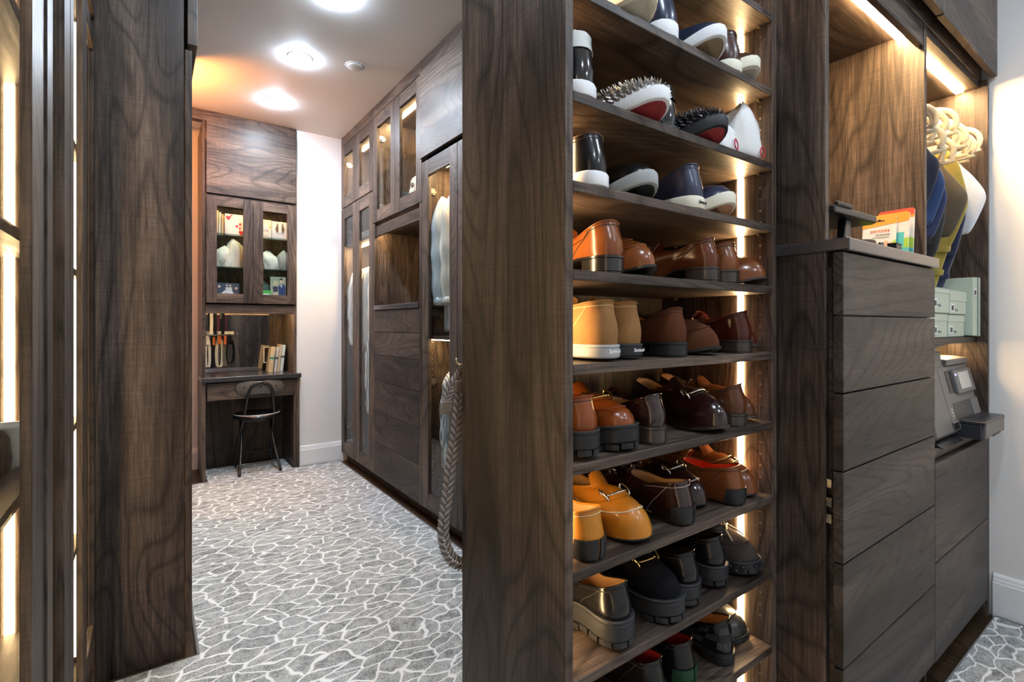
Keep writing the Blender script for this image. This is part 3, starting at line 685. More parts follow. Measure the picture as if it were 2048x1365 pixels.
    if pad:     # driver's rubber heel wrapping up the back
        for f0, f1 in ((-3.6, -.15), (.15, 3.6)): patch('heel_pad', f0, f1, .0, .34, pad, .0012, .003, 7, 6)
        b = MB()
        for yy in np.linspace(.05*L, .86*L, 8):
            for xx in (-.018, .0, .018): b.lathe([(.006, .0003), (.0068, .002), (.0068, .008)], (xx, yy, 0), 8)
        o = b.build('sole_pebbles', pad, T, True, world=False); o['kind'] = 'stuff'
    if nubs:
        b = MB()
        for i in range(0, NP, 2):
            for z in (.010, .022): 
                q = P[(i+(1 if z > .015 else 0)) % NP]; n_ = nrm[(i+(1 if z > .015 else 0)) % NP]; c = (q[0]+n_[0]*welt, q[1]+n_[1]*welt, E[i]+z)
                b.lathe([(.001, -.004), (.0045, -.003), (.006, 0), (.0045, .003), (.001, .004)], c, 8)
        o = b.build('sole_pebbles', nubs, T, True, world=False); o['kind'] = 'stuff'
    if script:
        text('sole_lettering', script[0], .0105, script[1], T, (.001, -.0042, E[0]+ts*.5), (PI/2, 0, 0), .0006, shear=.3, world=False)
    if tree:
        b = MB(); b.box(-.020, .020, .035, a1-.01, zi+.022, zi+.034); b.build('shoe_tree', tree, T, bevel=.006, world=False)
        MB().lathe([(.006, 0), (.006, .004), (.003, .005)], (0, .05, zi+.034), 10).build('shoe_tree_knob', BRS, T, True, world=False)
    if check:
        for i, f in enumerate(np.arange(-16, 16, 2.6)):
            for j, s in enumerate((.12, .34, .56)):
                if (i+j) % 2: patch('check_square', f, f+2.4, s, s+.2, check, .0004, .0004, 4, 3)
    if emblem:
        text('heel_emblem', emblem[0], .026, emblem[1], T, (0, -.0035, .055), (PI/2-.1, 0, 0), .0014, world=False)
    return T
def thing_part(name, parent):
    e = bpy.data.objects.new(name, None); COL.objects.link(e); e.parent = parent; e.empty_display_size = .02; WL[e.name] = Vector((0, 0, 0)); return e

NAVY = leather('navy', (.018, .026, .05), .30); NAVY2 = leather('blue grey navy', (.026, .030, .062), .36); BLKL = leather('black', (.006, .006, .007), .24)
PAT = pm('patent black', (.006, .007, .010), .08, coat=1); WSOLE = rubber('white', (.74, .76, .78)); CSOLE = rubber('cream', (.74, .70, .56)); GSOLE = rubber('grey', (.024, .025, .028)); LGSOLE = rubber('light grey', (.34, .35, .35))
DSOLE = pm('black edge dressing', (.014, .013, .013), .22, coat=.3); DHEEL = pm('stacked dark heel', (.030, .021, .017), .28, noise=.3, nscale=90, coat=.3); BSOLE = rubber('black', (.018, .019, .021), .42)
REDS = pm('red outsole', (.32, .035, .04), .4); TANS = pm('tan leather outsole', (.45, .23, .13), .5)
def herring():
    m, nt, b = new_mat('tan herringbone outsole'); N = nt.nodes.new
    tc = N('ShaderNodeTexCoord'); sx = N('ShaderNodeSeparateXYZ'); link(nt, tc.outputs['Object'], sx.inputs[0])
    pp = N('ShaderNodeMath'); pp.operation = 'PINGPONG'; pp.inputs[1].default_value = .006; link(nt, sx.outputs[0], pp.inputs[0])
    ad = N('ShaderNodeMath'); ad.operation = 'ADD'; link(nt, pp.outputs[0], ad.inputs[0]); link(nt, sx.outputs[1], ad.inputs[1])
    p2 = N('ShaderNodeMath'); p2.operation = 'PINGPONG'; p2.inputs[1].default_value = .0025; link(nt, ad.outputs[0], p2.inputs[0])
    m3 = N('ShaderNodeMath'); m3.operation = 'MULTIPLY'; m3.inputs[1].default_value = 400; link(nt, p2.outputs[0], m3.inputs[0])
    rp = N('ShaderNodeValToRGB'); rp.color_ramp.elements[0].color = (.16, .11, .065, 1); rp.color_ramp.elements[1].color = (.34, .25, .155, 1); link(nt, m3.outputs[0], rp.inputs[0]); link(nt, rp.outputs[0], b.inputs['Base Color']); b.inputs['Roughness'].default_value = .7
    return m
HERR = herring()
BRN = leather('dark brown', (.055, .020, .014), .34); COG = leather('cognac', (.19, .055, .012), .24); CHE = leather('chestnut', (.11, .027, .008), .20); COG2 = leather('mid brown', (.18, .056, .017), .24)
SUT = suede('tan', (.24, .125, .048)); SUB = suede('brown', (.085, .030, .014)); OXB = leather('oxblood', (.060, .010, .006), .16); BUR = leather('burgundy', (.020, .006, .006), .16, .6)
ORB = leather('orange brown', (.20, .045, .007), .26); MBR = leather('medium brown', (.090, .028, .010), .24); MUS = leather('mustard', (.44, .165, .012), .40); TAB = leather('burnished tan', (.17, .050, .014), .28)
SUG = suede('dark taupe', (.055, .042, .038)); SUK = suede('black', (.007, .007, .009)); GRN = rubber('dark green', (.012, .05, .025)); GRY = leather('dark grey', (.035, .035, .036), .3)
# --- row on the second shelf from the top
shoe('cream rubber-soled sneaker with its toe out at the left end of the top shelf', 1, 1312, 'toe', leather('cream', (.6, .56, .46)), CSOLE, lining=TAN, kind='sneaker', toe='round', outsole=rubber('cream tread', (.62, .59, .48)), tongue=False, yf=.63)
shoe('navy leather sneaker with white sole, heel out on the top shelf', 1, 1354, 'heel', NAVY, WSOLE, kind='sneaker', toe='round', hz=.106, ts=.036, laces=LACE)
shoe('navy slip-on with white sole and tan herringbone tread, toe out on the top shelf', 1, 1451, 'toe', NAVY, WSOLE, kind='sneaker', toe='round', outsole=HERR, side=-1, yf=.628, tongue=False)
shoe('dark brown sneaker with cream sole, heel out on the top shelf', 1, 1481, 'heel', BRN, CSOLE, kind='sneaker', toe='round', hz=.104, outsole=GSOLE)
shoe('brown sneaker with cream sole, toe out at the right end of the top shelf', 1, 1518, 'toe', BRN, CSOLE, kind='sneaker', toe='round', tongue=False, outsole=rubber('cream tread', (.62, .59, .48)))
# --- spiked row
shoe('black patent high-top with pale heel tab, left end of the spiked shoe shelf', 2, 1189, 'heel', PAT, WSOLE, kind='sneaker', toe='round', hz=.125, hs=.106, ht=.118, tab=pm('pale patent tab', (.60, .63, .62), .12, coat=1), laces=LACE)
shoe('silver spiked slip-on with white sole and red underside, toe out', 2, 1337, 'toe', pm('metallic silver leather', (.30, .28, .27), .35, .7), WSOLE, kind='sneaker', toe='round', spikes=CHR, outsole=REDS, tongue=False, yf=.626)
shoe('black high-top sneaker with dark grey sole, heel out between the spiked shoes', 2, 1354, 'heel', PAT, GSOLE, kind='sneaker', toe='round', hz=.122, hs=.104, ht=.115, laces=BLKM, yf=.70, tab=BLKL)
shoe('black spiked slip-on with grey sole and red underside, toe out', 2, 1453, 'toe', BLKL, GSOLE, kind='sneaker', toe='round', spikes=pm('gunmetal spikes', (.12, .12, .13), .25, 1), outsole=REDS, tongue=False, side=-1, yf=.634)
# --- navy loafers row
shoe('black leather slip-on with white sole, heel out at the left of the navy row', 3, 1214, 'heel', BLKL, WSOLE, kind='sneaker', toe='round', hz=.104, hs=.085, collar=leather('brown collar', (.06, .03, .02)))
shoe('black leather slip-on with white sole, toe out beside the navy loafer', 3, 1313, 'toe', BLKL, LGSOLE, kind='sneaker', toe='round', tongue=False, outsole=BSOLE, side=-1)
shoe('blue navy penny loafer with cream sole, heel out', 3, 1406, 'heel', NAVY2, CSOLE, kind='sneaker', toe='round', strap=True, outsole=TANS, script=('Santoni', BLK), stitch=NAVY, yaw=.07)
shoe('blue navy penny loafer with cream sole, toe out', 3, 1469, 'toe', NAVY2, CSOLE, kind='sneaker', toe='round', outsole=TANS, side=-1, apron=True)
# --- cognac row
shoe('light cognac leather loafer with dark heel, heel out at the left panel', 4, 1246, 'heel', COG, DSOLE, DSOLE, strap=True, hh=.028)
shoe('light cognac leather loafer with dark sole, toe out', 4, 1313, 'toe', COG, DSOLE, DSOLE, strap=True, apron=True, side=-1)
shoe('glossy chestnut loafer with brown stacked heel, set at an angle with its long side showing', 4, 1438, 'heel', CHE, DHEEL, DHEEL, strap=True, yaw=.30, hh=.028)
shoe('mid brown loafer with brown stacked heel, heel out near the light strip', 4, 1478, 'heel', COG2, DHEEL, DHEEL, strap=True, side=-1, hh=.028, yf=.675)
shoe('mid brown loafer with its toe out at the right panel, cognac row', 4, 1540, 'toe', COG2, DHEEL, DHEEL, apron=True)
# --- suede row
shoe('tan suede chukka boot with grey rubber sole, against the left panel', 5, 1236, 'heel', SUT, LGSOLE, kind='chukka', hz=.118, hs=.108, ht=.112, toe='round', laces=pm('orange lace', (.6, .12, .03), .8), script=('Santoni', WHT), stitch=pm('tan thread', (.6, .42, .22), .8))
shoe('tan suede chukka boot with grey rubber sole, second from the left panel', 5, 1282, 'heel', SUT, GSOLE, kind='chukka', hz=.118, hs=.108, ht=.112, toe='round', side=-1, laces=pm('brown lace', (.12, .06, .03), .8), script=('Santoni', WHT), stitch=pm('tan thread', (.6, .42, .22), .8), yf=.678)
shoe('dark brown suede loafer with black heel, heel out', 5, 1373, 'heel', SUB, BSOLE, BSOLE, strap=True, yaw=.05, hz=.108)
shoe('brown suede loafer with thin black sole, toe out', 5, 1441, 'toe', SUB, BSOLE, BSOLE, side=-1, apron=True)
shoe('polished oxblood loafer, heel out beside the light strip', 5, 1504, 'heel', OXB, DHEEL, DHEEL, strap=True, yaw=.16, lining=TAN)
shoe('polished oxblood loafer, toe out at the right panel', 5, 1528, 'toe', OXB, DHEEL, DHEEL, apron=True, side=-1, yf=.668)
# --- lug and derby row
shoe('orange brown loafer on a chunky black lug sole, heel out at the left panel', 6, 1194, 'heel', ORB, BSOLE, kind='chunky', toe='round', lug=True, hz=.118, hs=.092, ht=.10, bit=GOLD, strap=True)
shoe('orange brown horsebit loafer on a chunky black lug sole, toe out', 6, 1272, 'toe', ORB, BSOLE, kind='chunky', toe='round', lug=True, hz=.118, hs=.092, ht=.104, bit=GOLD, strap=True, apron=True, side=-1, yf=.665)
shoe('dark burgundy loafer with tan insole, heel out', 6, 1332, 'heel', BUR, DHEEL, DHEEL, strap=True, yaw=.05, hh=.030, bit=CHR, yf=.668)
shoe('dark burgundy dress shoe with small bit, toe out', 6, 1459, 'toe', BUR, DHEEL, DHEEL, bit=CHR, side=-1, ht=.098, hh=.03, yf=.64, yaw=-.12)
shoe('medium brown loafer with tan insole, heel out by the light strip', 6, 1493, 'heel', MBR, DHEEL, DHEEL, yaw=.22, strap=True)
shoe('medium brown loafer, toe out at the right panel of the dress shoe row', 6, 1514, 'toe', MBR, DHEEL, DHEEL, side=-1, yf=.672)
# --- drivers row
shoe('mustard yellow driving moccasin with orange lace, heel out at the left panel', 7, 1209, 'heel', MUS, BSOLE, kind='driver', toe='round', pad=BSOLE, laces=pm('orange lace', (.6, .12, .03), .8), hz=.094, hs=.074, ht=.084, stitch=pm('pale thread', (.6, .5, .35), .8))
shoe('mustard yellow driving moccasin with silver horsebit, toe out', 7, 1306, 'toe', MUS, BSOLE, kind='driver', toe='round', bit=CHR, strap=True, apron=True, side=-1, hz=.09, hs=.072, ht=.092, stitch=pm('pale thread', (.6, .5, .35), .8), pad=BSOLE, yf=.655)
shoe('dark burgundy driving moccasin with tan insole, heel out', 7, 1388, 'heel', BUR, BSOLE, kind='driver', toe='round', pad=BSOLE, hz=.094, hs=.076, ht=.09, stitch=pm('grey thread', (.35, .32, .30), .8), bit=CHR, strap=True, yaw=.10)
shoe('dark burgundy driving moccasin with silver horsebit, toe out', 7, 1418, 'toe', BUR, BSOLE, kind='driver', toe='round', bit=CHR, strap=True, apron=True, side=-1, hz=.09, hs=.072, ht=.092, stitch=pm('grey thread', (.35, .32, .30), .8), yf=.70, pad=BSOLE)
shoe('burnished tan driving moccasin with bright red lining, heel out', 7, 1490, 'heel', TAB, BSOLE, kind='driver', toe='round', pad=BSOLE, lining=REDL, hz=.094, hs=.076, ht=.09, yaw=.14)
shoe('burnished tan moccasin with gold buckle, toe out at the right panel', 7, 1542, 'toe', TAB, BSOLE, kind='driver', toe='round', buckle=GOLD, strap=True, apron=True, side=-1, ht=.096, pad=BSOLE, yf=.668, stitch=pm('pale thread', (.6, .5, .35), .8))
# --- black chunky row
shoe('large black chunky loafer with tan insole, heel out at the left panel', 8, 1263, 'heel', BLKL, GSOLE, kind='chunky', toe='round', lug=True, hz=.124, hs=.098, ht=.108, bit=GOLD, strap=True, ts=.040, W=.108)
shoe('black suede chunky loafer with gold ring buckle, toe out', 8, 1365, 'toe', SUK, GSOLE, kind='chunky', toe='round', lug=True, hz=.118, hs=.096, ht=.112, bit=GOLD, strap=True, apron=True, side=-1, yf=.66)
shoe('black chunky loafer with black lining, heel out right of the gold-buckled one', 8, 1397, 'heel', BLKL, BSOLE, kind='chunky', toe='round', lug=True, lining=DARKL, hz=.120, hs=.096, ht=.108, yf=.675, strap=True)
shoe('black chunky loafer with black lining, second heel right of the gold-buckled one', 8, 1452, 'heel', BLKL, BSOLE, kind='chunky', toe='round', lug=True, lining=DARKL, hz=.120, hs=.096, ht=.108, yf=.685, side=-1, strap=True)
shoe('black driving shoe with embossed letters on its heel, behind the chunky loafers', 8, 1462, 'heel', GRY, BSOLE, kind='driver', toe='round', lining=DARKL, hz=.108, hs=.09, ht=.10, pad=BSOLE, emblem=('LV', BLKL), yf=.735)
shoe('dark taupe suede boat shoe with pale tassel lace and pebbled sole, toe out', 8, 1538, 'toe', SUG, BSOLE, kind='chunky', toe='round', ts=.030, hz=.10, hs=.085, ht=.098, tassel=True, laces=pm('pale lace', (.55, .5, .42), .8), apron=True, nubs=BSOLE, side=-1, yf=.668)
# --- lowest visible row
shoe('dark loafer with gold bit tucked under the large black one at the left panel', 9, 1215, 'toe', BLKL, DSOLE, DSOLE, bit=GOLD, strap=True, apron=True, yf=.69)
shoe('black driving shoe with crimson lining, heel out on the lowest shelf', 9, 1331, 'heel', BLKL, BSOLE, kind='driver', toe='round', lining=CRIM, pad=BSOLE, hz=.098, hs=.08, ht=.09, yf=.69)
shoe('black driving shoe with dark green rubber heel, lowest shelf', 9, 1391, 'heel', BLKL, GRN, kind='driver', toe='round', lining=CRIM, pad=GRN, hz=.098, hs=.08, ht=.09, side=-1, yf=.69)
shoe('black checked loafer with wooden shoe tree, heel out on the lowest shelf', 9, 1468, 'heel', BLKL, BSOLE, kind='loafer', lining=TAN, hz=.104, check=GRY, hh=.018, ts=.010, tree=pm('shoe tree wood', (.62, .40, .18), .45, noise=.15, nscale=30), yf=.68, yaw=.05, tongue=False)
shoe('dark grey loafer with pale edge, toe out at the right of the lowest shelf', 9, 1507, 'toe', GRY, BSOLE, kind='chukka', toe='square', apron=True, side=-1, ts=.018, yf=.70, tongue=False)
# --- cotton shoe bags
def dust_bag(label, x, y, z, w, d, h, seed, lean=0, knot=(0, 0), cord=None):
    r = np.random.default_rng(seed); T = thing('shoe_bag', label, 'shoe bag', (x, y, z), lean, 'white cotton shoe bags'); rows = []
    for k, q in enumerate(np.linspace(0, 1, 15)):
        sc = [.86, .97, 1.0, 1.0, .98, .97, .95, .92, .88, .84, .76, .66, .52, .34, .10][k]; row = []
        for a in np.linspace(0, 2*PI, 29)[:-1]:
            rip = 1+.07*math.sin(3*a+seed+q*3)+.05*math.sin(7*a+2*seed-q*5)*(q**.5)+.03*math.sin(11*a+q*9)
            ca_, sa_ = math.cos(a), math.sin(a); e = .62
            row.append((w/2*sc*rip*abs(ca_)**e*np.sign(ca_)+q*q*.02, d/2*sc*rip*abs(sa_)**e*np.sign(sa_), h*q*(1+.06*math.sin(2*a+seed)*q)))
        rows.append(row)
    b = MB(); b.grid(rows, True); n = 28; b.f.append(tuple(range(n))[::-1]); b.f.append(tuple(range(14*n, 15*n)))
    b.build('bag', pm('white cotton flannel', (.74, .73, .71), .95, noise=.06, nscale=90, bump=.3, sheen=.3), T, True, world=False)
    kx, kz = knot; c = np.array([kx, -d/2*1.06, kz]); rc = pm('red cord', (.55, .01, .04), .7)
    MB().tube(spline([c, c+[.008, -.002, -.012], c+[.004, -.003, -.028], c+[-.008, -.002, -.018], c], 16), .0014, 6).build('drawstring', rc, T, True, world=False)
    return T
dust_bag('small white cotton shoe bag with red cord beside the black spiked shoe', 1.135, .715, SZ[2]+.001, .07, .08, .085, 3, .1, (.015, .035))
dust_bag('large white cotton shoe bag leaning at the right panel of the spiked shoe shelf', 1.222, .712, SZ[2]+.001, .110, .09, .150, 5, -.15, (.035, .03))
# ------------------------------------------------------------------ cloth helpers
def fab(name, col, rough=.9, sheen=.25, noise=.12, ns=60): return pm('fabric ' + name, col, rough, noise=noise, nscale=ns, bump=.25, sheen=sheen)
def drape(name, T, prof, mat, axis='y', cx=0.0, seed=0, n=26, rip=.18, wave=4):
    """closed hanging cloth body; prof rows are (z, front, back, thickness); front/back run along axis, thickness across it"""
    rows = []; r = np.random.default_rng(seed); ph = r.uniform(0, 6, 4)
    for (z, f, b, th) in spline(prof, max(14, len(prof)*4)):
        row = []; ztop = prof[0][0]; q = (ztop-z)/max(ztop-prof[-1][0], 1e-6)
        for a in np.linspace(0, 2*PI, n+1)[:-1]:
            c, s = math.cos(a), math.sin(a); e = .55
            m_ = (f+b)/2 - (b-f)/2*abs(c)**e*np.sign(c)
            k = 1+rip*q**.5*(math.sin(wave*a+ph[0]+q*2)+.6*math.sin(wave*1.7*a+ph[1]-3*q))
            t_ = th/2*abs(s)**.8*np.sign(s)*k + .3*rip*th*math.sin(6*(m_)*10+ph[2]+q*1.5)*q
            row.append((cx+t_, m_, z) if axis == 'y' else (m_, cx+t_, z))
        rows.append(row)
    b = MB(); b.grid(rows, True); b.f.append(tuple(range(n))[::-1]); b.f.append(tuple(range((len(rows)-1)*n, len(rows)*n)))
    return b.build(name, mat, T, True, world=False)
HANGM = pm('cream felt hanger', (.58, .49, .32), .75, sheen=.3)
def hanger_parts(T, axis='y', half=.205, body=HANGM, drop=.13):
    h_ = .085
    pts = [(-half+.03, -drop), (half-.03, -drop), (half-.006, -drop+.010), (half+.004, -drop+.034), (half-.002, -drop+.060), (half-.026, -drop+h_), (half-.075, -drop+h_+.012), (.05, -.020), (0, -.006), (-.05, -.020), (-half+.075, -drop+h_+.012), (-half+.026, -drop+h_), (-half+.002, -drop+.060), (-half-.004, -drop+.034), (-half+.006, -drop+.010)]
    P = spline(pts, 64, True); P3 = [(0, p[0], p[1]) if axis == 'y' else (p[0], 0, p[1]) for p in P]
    MB().tube(P3, .005, 8, closed=True, flat=(.0035, .0095) if axis == 'y' else (.0095, .0035)).build('body', body, T, True, world=False)
    hk = [(0, 0, -.008), (0, 0, .02), (0, .002, .035), (0, .018, .048), (0, .016, .068), (0, 0, .076), (0, -.016, .066)]
    if axis != 'y': hk = [(y, 0, z) for x, y, z in hk]
    MB().tube(spline(hk, 18), .0018, 6).build('hook', CHR, T, True, world=False)
# ------------------------------------------------------------------ trousers on hangers, right bay
RZ, RY = 1.985, .735
bpy.data.objects.remove(bpy.data.objects['hanging_rail'])
MB().tube([(2.01, RY, RZ), (2.645, RY, RZ)], .012, 12).build('hanging_rail', CHR, pc, True, autos=40)
hx = [(2.045, .10), (2.075, -.06), (2.105, .08), (2.14, .02), (2.175, .10), (2.225, -.05), (2.265, .05), (2.305, .02), (2.345, -.03), (2.385, .02), (2.425, .08), (2.465, -.04), (2.505, .05), (2.55, -.07), (2.59, .03)]
DROP = {0: .15, 1: .15, 2: .17, 3: .20, 5: .22, 7: .20, 9: .135, 11: .15, 13: .155}
ordi = ['first', 'second', 'third', 'fourth', 'fifth', 'sixth', 'seventh', 'eighth', 'ninth', 'tenth', 'eleventh', 'twelfth', 'thirteenth', 'fourteenth', 'last']
for k, (x, yw) in enumerate(hx):
    T = thing('clothes_hanger', 'cream felt clothes hanger on the trouser rail, %s from the divider' % ordi[k] if k < 14 else 'cream felt clothes hanger on the trouser rail, last one by the white wall', 'hanger', (x, RY, RZ-.062), yw, 'cream hangers on the trouser rail')
    hanger_parts(T, 'y', .205+.012*math.sin(k*2.3), drop=DROP.get(k, .125+.02*math.sin(k*1.7)))
def trousers(label, hi, mat, bot, corner=1.63, reach=.0, th=.036, belt=False, detail=None, len_=0):
    x, yw = hx[hi]; zt = RZ-.062-DROP[hi]+.004; T = thing('trousers', label, 'trousers', (x, RY, 0), yw, 'trousers on the rail')
    fr = .545-RY; prof = [(zt+.004, fr+.02, .17, .012), (zt-.02, fr+.012, .175, .024), (zt-.07, fr-.012-reach*.5, .18, .030), (corner, fr-.035-reach, .185, th), (corner-.05, fr-.030-reach, .185, th), (corner-.14, fr+.0-reach*.5, .18, th), ((corner+bot)/2-.03, fr+.025, .18, th*1.05), (bot+.02, fr+.055, .17, th*1.1), (bot, fr+.06, .165, th*1.0)]
    drape('legs', T, prof, mat, 'y', 0, hi, rip=.36, wave=3, n=40)
    if detail:
        for zz, f_ in ((bot+.075, fr+.038), (bot+.16, fr+.018)):
            drape('hem_band', T, [(zz+.010, f_-.007, .165, th*1.14), (zz, f_-.006, .165, th*1.16), (zz-.010, f_-.004, .165, th*1.14)], detail, 'y', 0, hi, rip=0)
    return T
trousers('very dark navy trousers hanging next to the wooden divider', 0, fab('dark navy', (.012, .014, .028)), 1.40, 1.67)
trousers('bright white trousers at the divider behind the blue ones', 1, fab('white', (.72, .74, .78)), 1.33, 1.60, -.03)
trousers('bright blue trousers third along the rail', 2, fab('blue', (.02, .05, .14)), 1.42, 1.62, .0)
trousers('denim blue trousers hanging below the bright blue pair', 3, fab('denim', (.028, .035, .10)), 1.36, 1.58, .0)
trousers('dark grey trousers in the middle of the rail', 5, fab('charcoal', (.035, .034, .034)), 1.27, 1.53, -.02, detail=fab('charcoal band', (.03, .03, .03)))
trousers('olive brown trousers in the middle of the rail', 7, fab('olive brown', (.085, .062, .035)), 1.37, 1.60, .015)
trousers('mustard olive trousers with stitched hem bands', 9, fab('mustard olive', (.36, .27, .045)), 1.26, 1.60, .0, .04, detail=fab('mustard band', (.33, .25, .045)))
trousers('dark indigo jeans hanging lowest beside the mustard pair', 11, fab('indigo', (.012, .018, .055)), 1.25, 1.56, -.02, .042, detail=fab('indigo band', (.010, .015, .05)))
trousers('bright white trousers at the end of the rail by the wall', 13, fab('white', (.72, .74, .78)), 1.40, 1.635, .02)
# ------------------------------------------------------------------ shoe boxes
SG = pm('sage green card', (.46, .53, .43), .6); SGD = pm('dark green edge', (.20, .25, .22), .6); BAR = pm('barcode ink', (.05, .05, .06), .7)
def shoebox(label, x0, x1, y0, y1, z0, z1, lid=.028, mat=SG, tagx=.2, upright=False, edge=SGD):
    T = thing('shoe_box', label, 'shoe box', (x0, y0, z0), 0, 'shoe boxes above the printer')
    if upright:
        bx('base', x0, x1-.030, y0+.003, y1, z0+.003, z1-.003, mat, T, .002); l = bx('lid', x1-.032, x1, y0, y1, z0, z1, mat, T, .003); bx('edge_line', x1-.034, x1-.031, y0-.0006, y0+.003, z0+.001, z1-.001, edge, T, 0)
    else:
        bx('base', x0+.002, x1-.002, y0+.002, y1, z0, z1-.004, mat, T, .002); bx('lid', x0, x1, y0, y1, z1-lid, z1, mat, T, .002); bx('edge_line', x0-.0003, x1+.0003, y0-.0004, y1, z1-.003, z1-.001, edge, T, 0)
    w = x1-x0; px = x0+w*tagx; zc = (z0+z1-lid)/2 if not upright else z1-.06
    lb = bx('label_sticker', px, px+.036, y0+.0012, y0+.0021, zc-.014, zc+.014, WHT, T, 0)
    for k in range(5): bx('barcode', px+.004+k*.0055, px+.006+k*.0055+(k % 2)*.001, y0+.0006, y0+.0013, zc-.010, zc+.008, BAR, lb, 0)
    MB().tube([(px+.044+.006*k, y0+.0012, zc-.008+.005*math.sin(k*2.1)) for k in range(7)], .0006, 5).build('pencil_scribble', BAR, T)
    return T
shoebox('sage green shoe box, lower left of the pair above the printer', 2.135, 2.325, .55, .86, 1.095, 1.180)
shoebox('sage green shoe box, lower right of the pair above the printer', 2.335, 2.535, .55, .86, 1.095, 1.178, tagx=.1)
shoebox('wide sage green shoe box lying upper left on the stack', 2.120, 2.330, .545, .85, 1.1815, 1.270, tagx=.15, lid=.02)
shoebox('sage green shoe box with deep lid lying upper right on the stack', 2.338, 2.540, .545, .85, 1.1795, 1.268, .042, tagx=.05)
shoebox('large sage green shoe box standing on end by the right panel', 2.548, 2.636, .525, .85, 1.095, 1.325, upright=True, tagx=.05)
OB = pm('orange box edge', (.65, .20, .05), .5); WB = pm('cream box card', (.66, .58, .50), .6)
for zz, lb in ((1.095, 'pale shoe box with orange trim, lower one beside the drawers'), (1.186, 'pale shoe box with orange trim, upper one beside the drawers')):
    T = thing('shoe_box', lb, 'shoe box', (2.02, .56, zz), 0, 'shoe boxes above the printer'); bx('base', 2.022, 2.118, .562, .86, zz, zz+.086, WB, T, .002); bx('lid', 2.02, 2.12, .56, .862, zz+.064, zz+.09, WB, T, .002); bx('trim', 2.019, 2.121, .5592, .5602, zz+.062, zz+.066, OB, T, 0)
# ------------------------------------------------------------------ printer
PG = pm('printer grey plastic', (.13, .125, .12), .42); PD = pm('printer dark plastic', (.028, .03, .036), .35); PS = pm('printer screen', (.55, .53, .48), .25)
PR = thing('printer', 'grey office printer with dark paper tray pulled out over the lower doors', 'printer', (2.05, .53, .7356))
x0, x1 = 2.055, 2.60
MB().prism([(.512, .775), (.535, .748), (1.02, .748), (1.02, 1.00), (.575, 1.00), (.560, .985)], 'x', x0, x1).build('body', PG, PR, bevel=.006)
MB().prism([(.565, .985), (.574, 1.042), (.60, 1.062), (.95, 1.062), (.95, .99)], 'x', x0, 2.33).build('document_feeder', PG, PR, bevel=.004)
MB().prism([(2.20, 1.046), (2.425, 1.070), (2.425, 1.078), (2.20, 1.064)], 'y', .57, .94).build('feeder_flap', PG, PR, bevel=.002)
MB().prism([(.556, .99), (.556, 1.012), (.60, 1.018), (1.0, 1.018), (1.0, .99)], 'x', 2.335, x1).build('scanner_lid', PG, PR, bevel=.004)
# front of the body: opening, control panel, tray
def slanted(nm, xa, xb, z0, z1, mat, proud=.003, th=.01, bevel=.002, par=PR):
    def yy(z): return .512+(z-.775)*(.560-.512)/(.985-.775)
    return MB().prism([(yy(z0)-proud, z0), (yy(z1)-proud, z1), (yy(z1)+th, z1), (yy(z0)+th, z0)], 'x', xa, xb).build(nm, mat, par, bevel=bevel)
slanted('paper_opening', 2.30, 2.50, .802, .862, BLK, .001); slanted('side_door', 2.505, 2.598, .795, .862, PG, .004)
slanted('dark_slot', 2.305, 2.36, .895, .972, BLK, .002); cpn = slanted('control_panel', 2.365, 2.585, .890, .975, PG, .012, .006, .004)
slanted('screen', 2.405, 2.535, .905, .965, PS, .0138, .006, .001, cpn); slanted('status_light', 2.372, 2.380, .955, .961, emit('violet status light', (.30, .25, 1.0), 3), .0145, .006, 0, cpn)
slanted('panel_line', x0+.002, 2.30, .9420, .9428, BLK, .0006, .002, 0); slanted('panel_line', 2.235, 2.2358, .79, .985, BLK, .0006, .002, 0)
for k, zz in enumerate((.818, .829, .840)): slanted('indicator', 2.268, 2.280, zz, zz+.006, pm('indicator ring', (.5, .5, .48), .3), .0012, .003, .001)
slanted('corner_cover', 2.235, 2.298, .778, .802, pm('glossy black', (.008, .008, .01), .08, coat=1), .004, .004, .002)
MB().box(2.318, 2.590, .448, .62, .792, .805).build('output_tray', PD, PR, bevel=.003)
for k in range(4): bx('tray_rib', 2.35+k*.05, 2.354+k*.05, .47, .60, .8048, .8058, BLK, PR, 0)
MB().box(2.322, 2.586, .458, .62, .742, .792).build('paper_tray', PD, PR, bevel=.004)
bx('tray_front', 2.330, 2.590, .449, .459, .745, .800, PG, PR, .002); bx('tray_handle', 2.42, 2.52, .4470, .4500, .7445, .751, BLK, PR, 0)
MB().prism([(.50, .7365), (1.0, .7365), (1.0, .748), (.52, .748)], 'x', x0+.03, 2.31).build('foot_plate', BLK, PR, bevel=.002)
bx('side_panel_dark', x0-.004, x0, .545, 1.0, .752, .95, PD, PR, .002)
# ------------------------------------------------------------------ things on the niche counter
CT = 1.3485
T = thing('display_stand', 'black metal stand with a flat plate top on the counter beside the shoes', 'stand', (1.42, .58, CT))
MB().prism([(1.354, .535), (1.60, .528), (1.625, .545), (1.625, .64), (1.354, .68)], 'z', 1.418, 1.436).build('plate', BLK, T, bevel=.004)
MB().prism([(1.36, .530), (1.45, .528), (1.45, .538), (1.36, .540)], 'z', 1.436, 1.446).build('front_lip', BLK, T, bevel=.003)
MB().prism([(1.46, CT), (1.505, CT), (1.505, 1.418), (1.475, 1.418)], 'y', .555, .575).build('leg', BLK, T, bevel=.002)
MB().prism([(1.36, CT), (1.395, CT), (1.385, 1.418), (1.36, 1.418)], 'y', .575, .60).build('leg', BLK, T, bevel=.002)
MB().prism([(1.36, CT), (1.505, CT), (1.505, CT+.008), (1.36, CT+.008)], 'y', .555, .66).build('foot', BLK, T, bevel=.002)
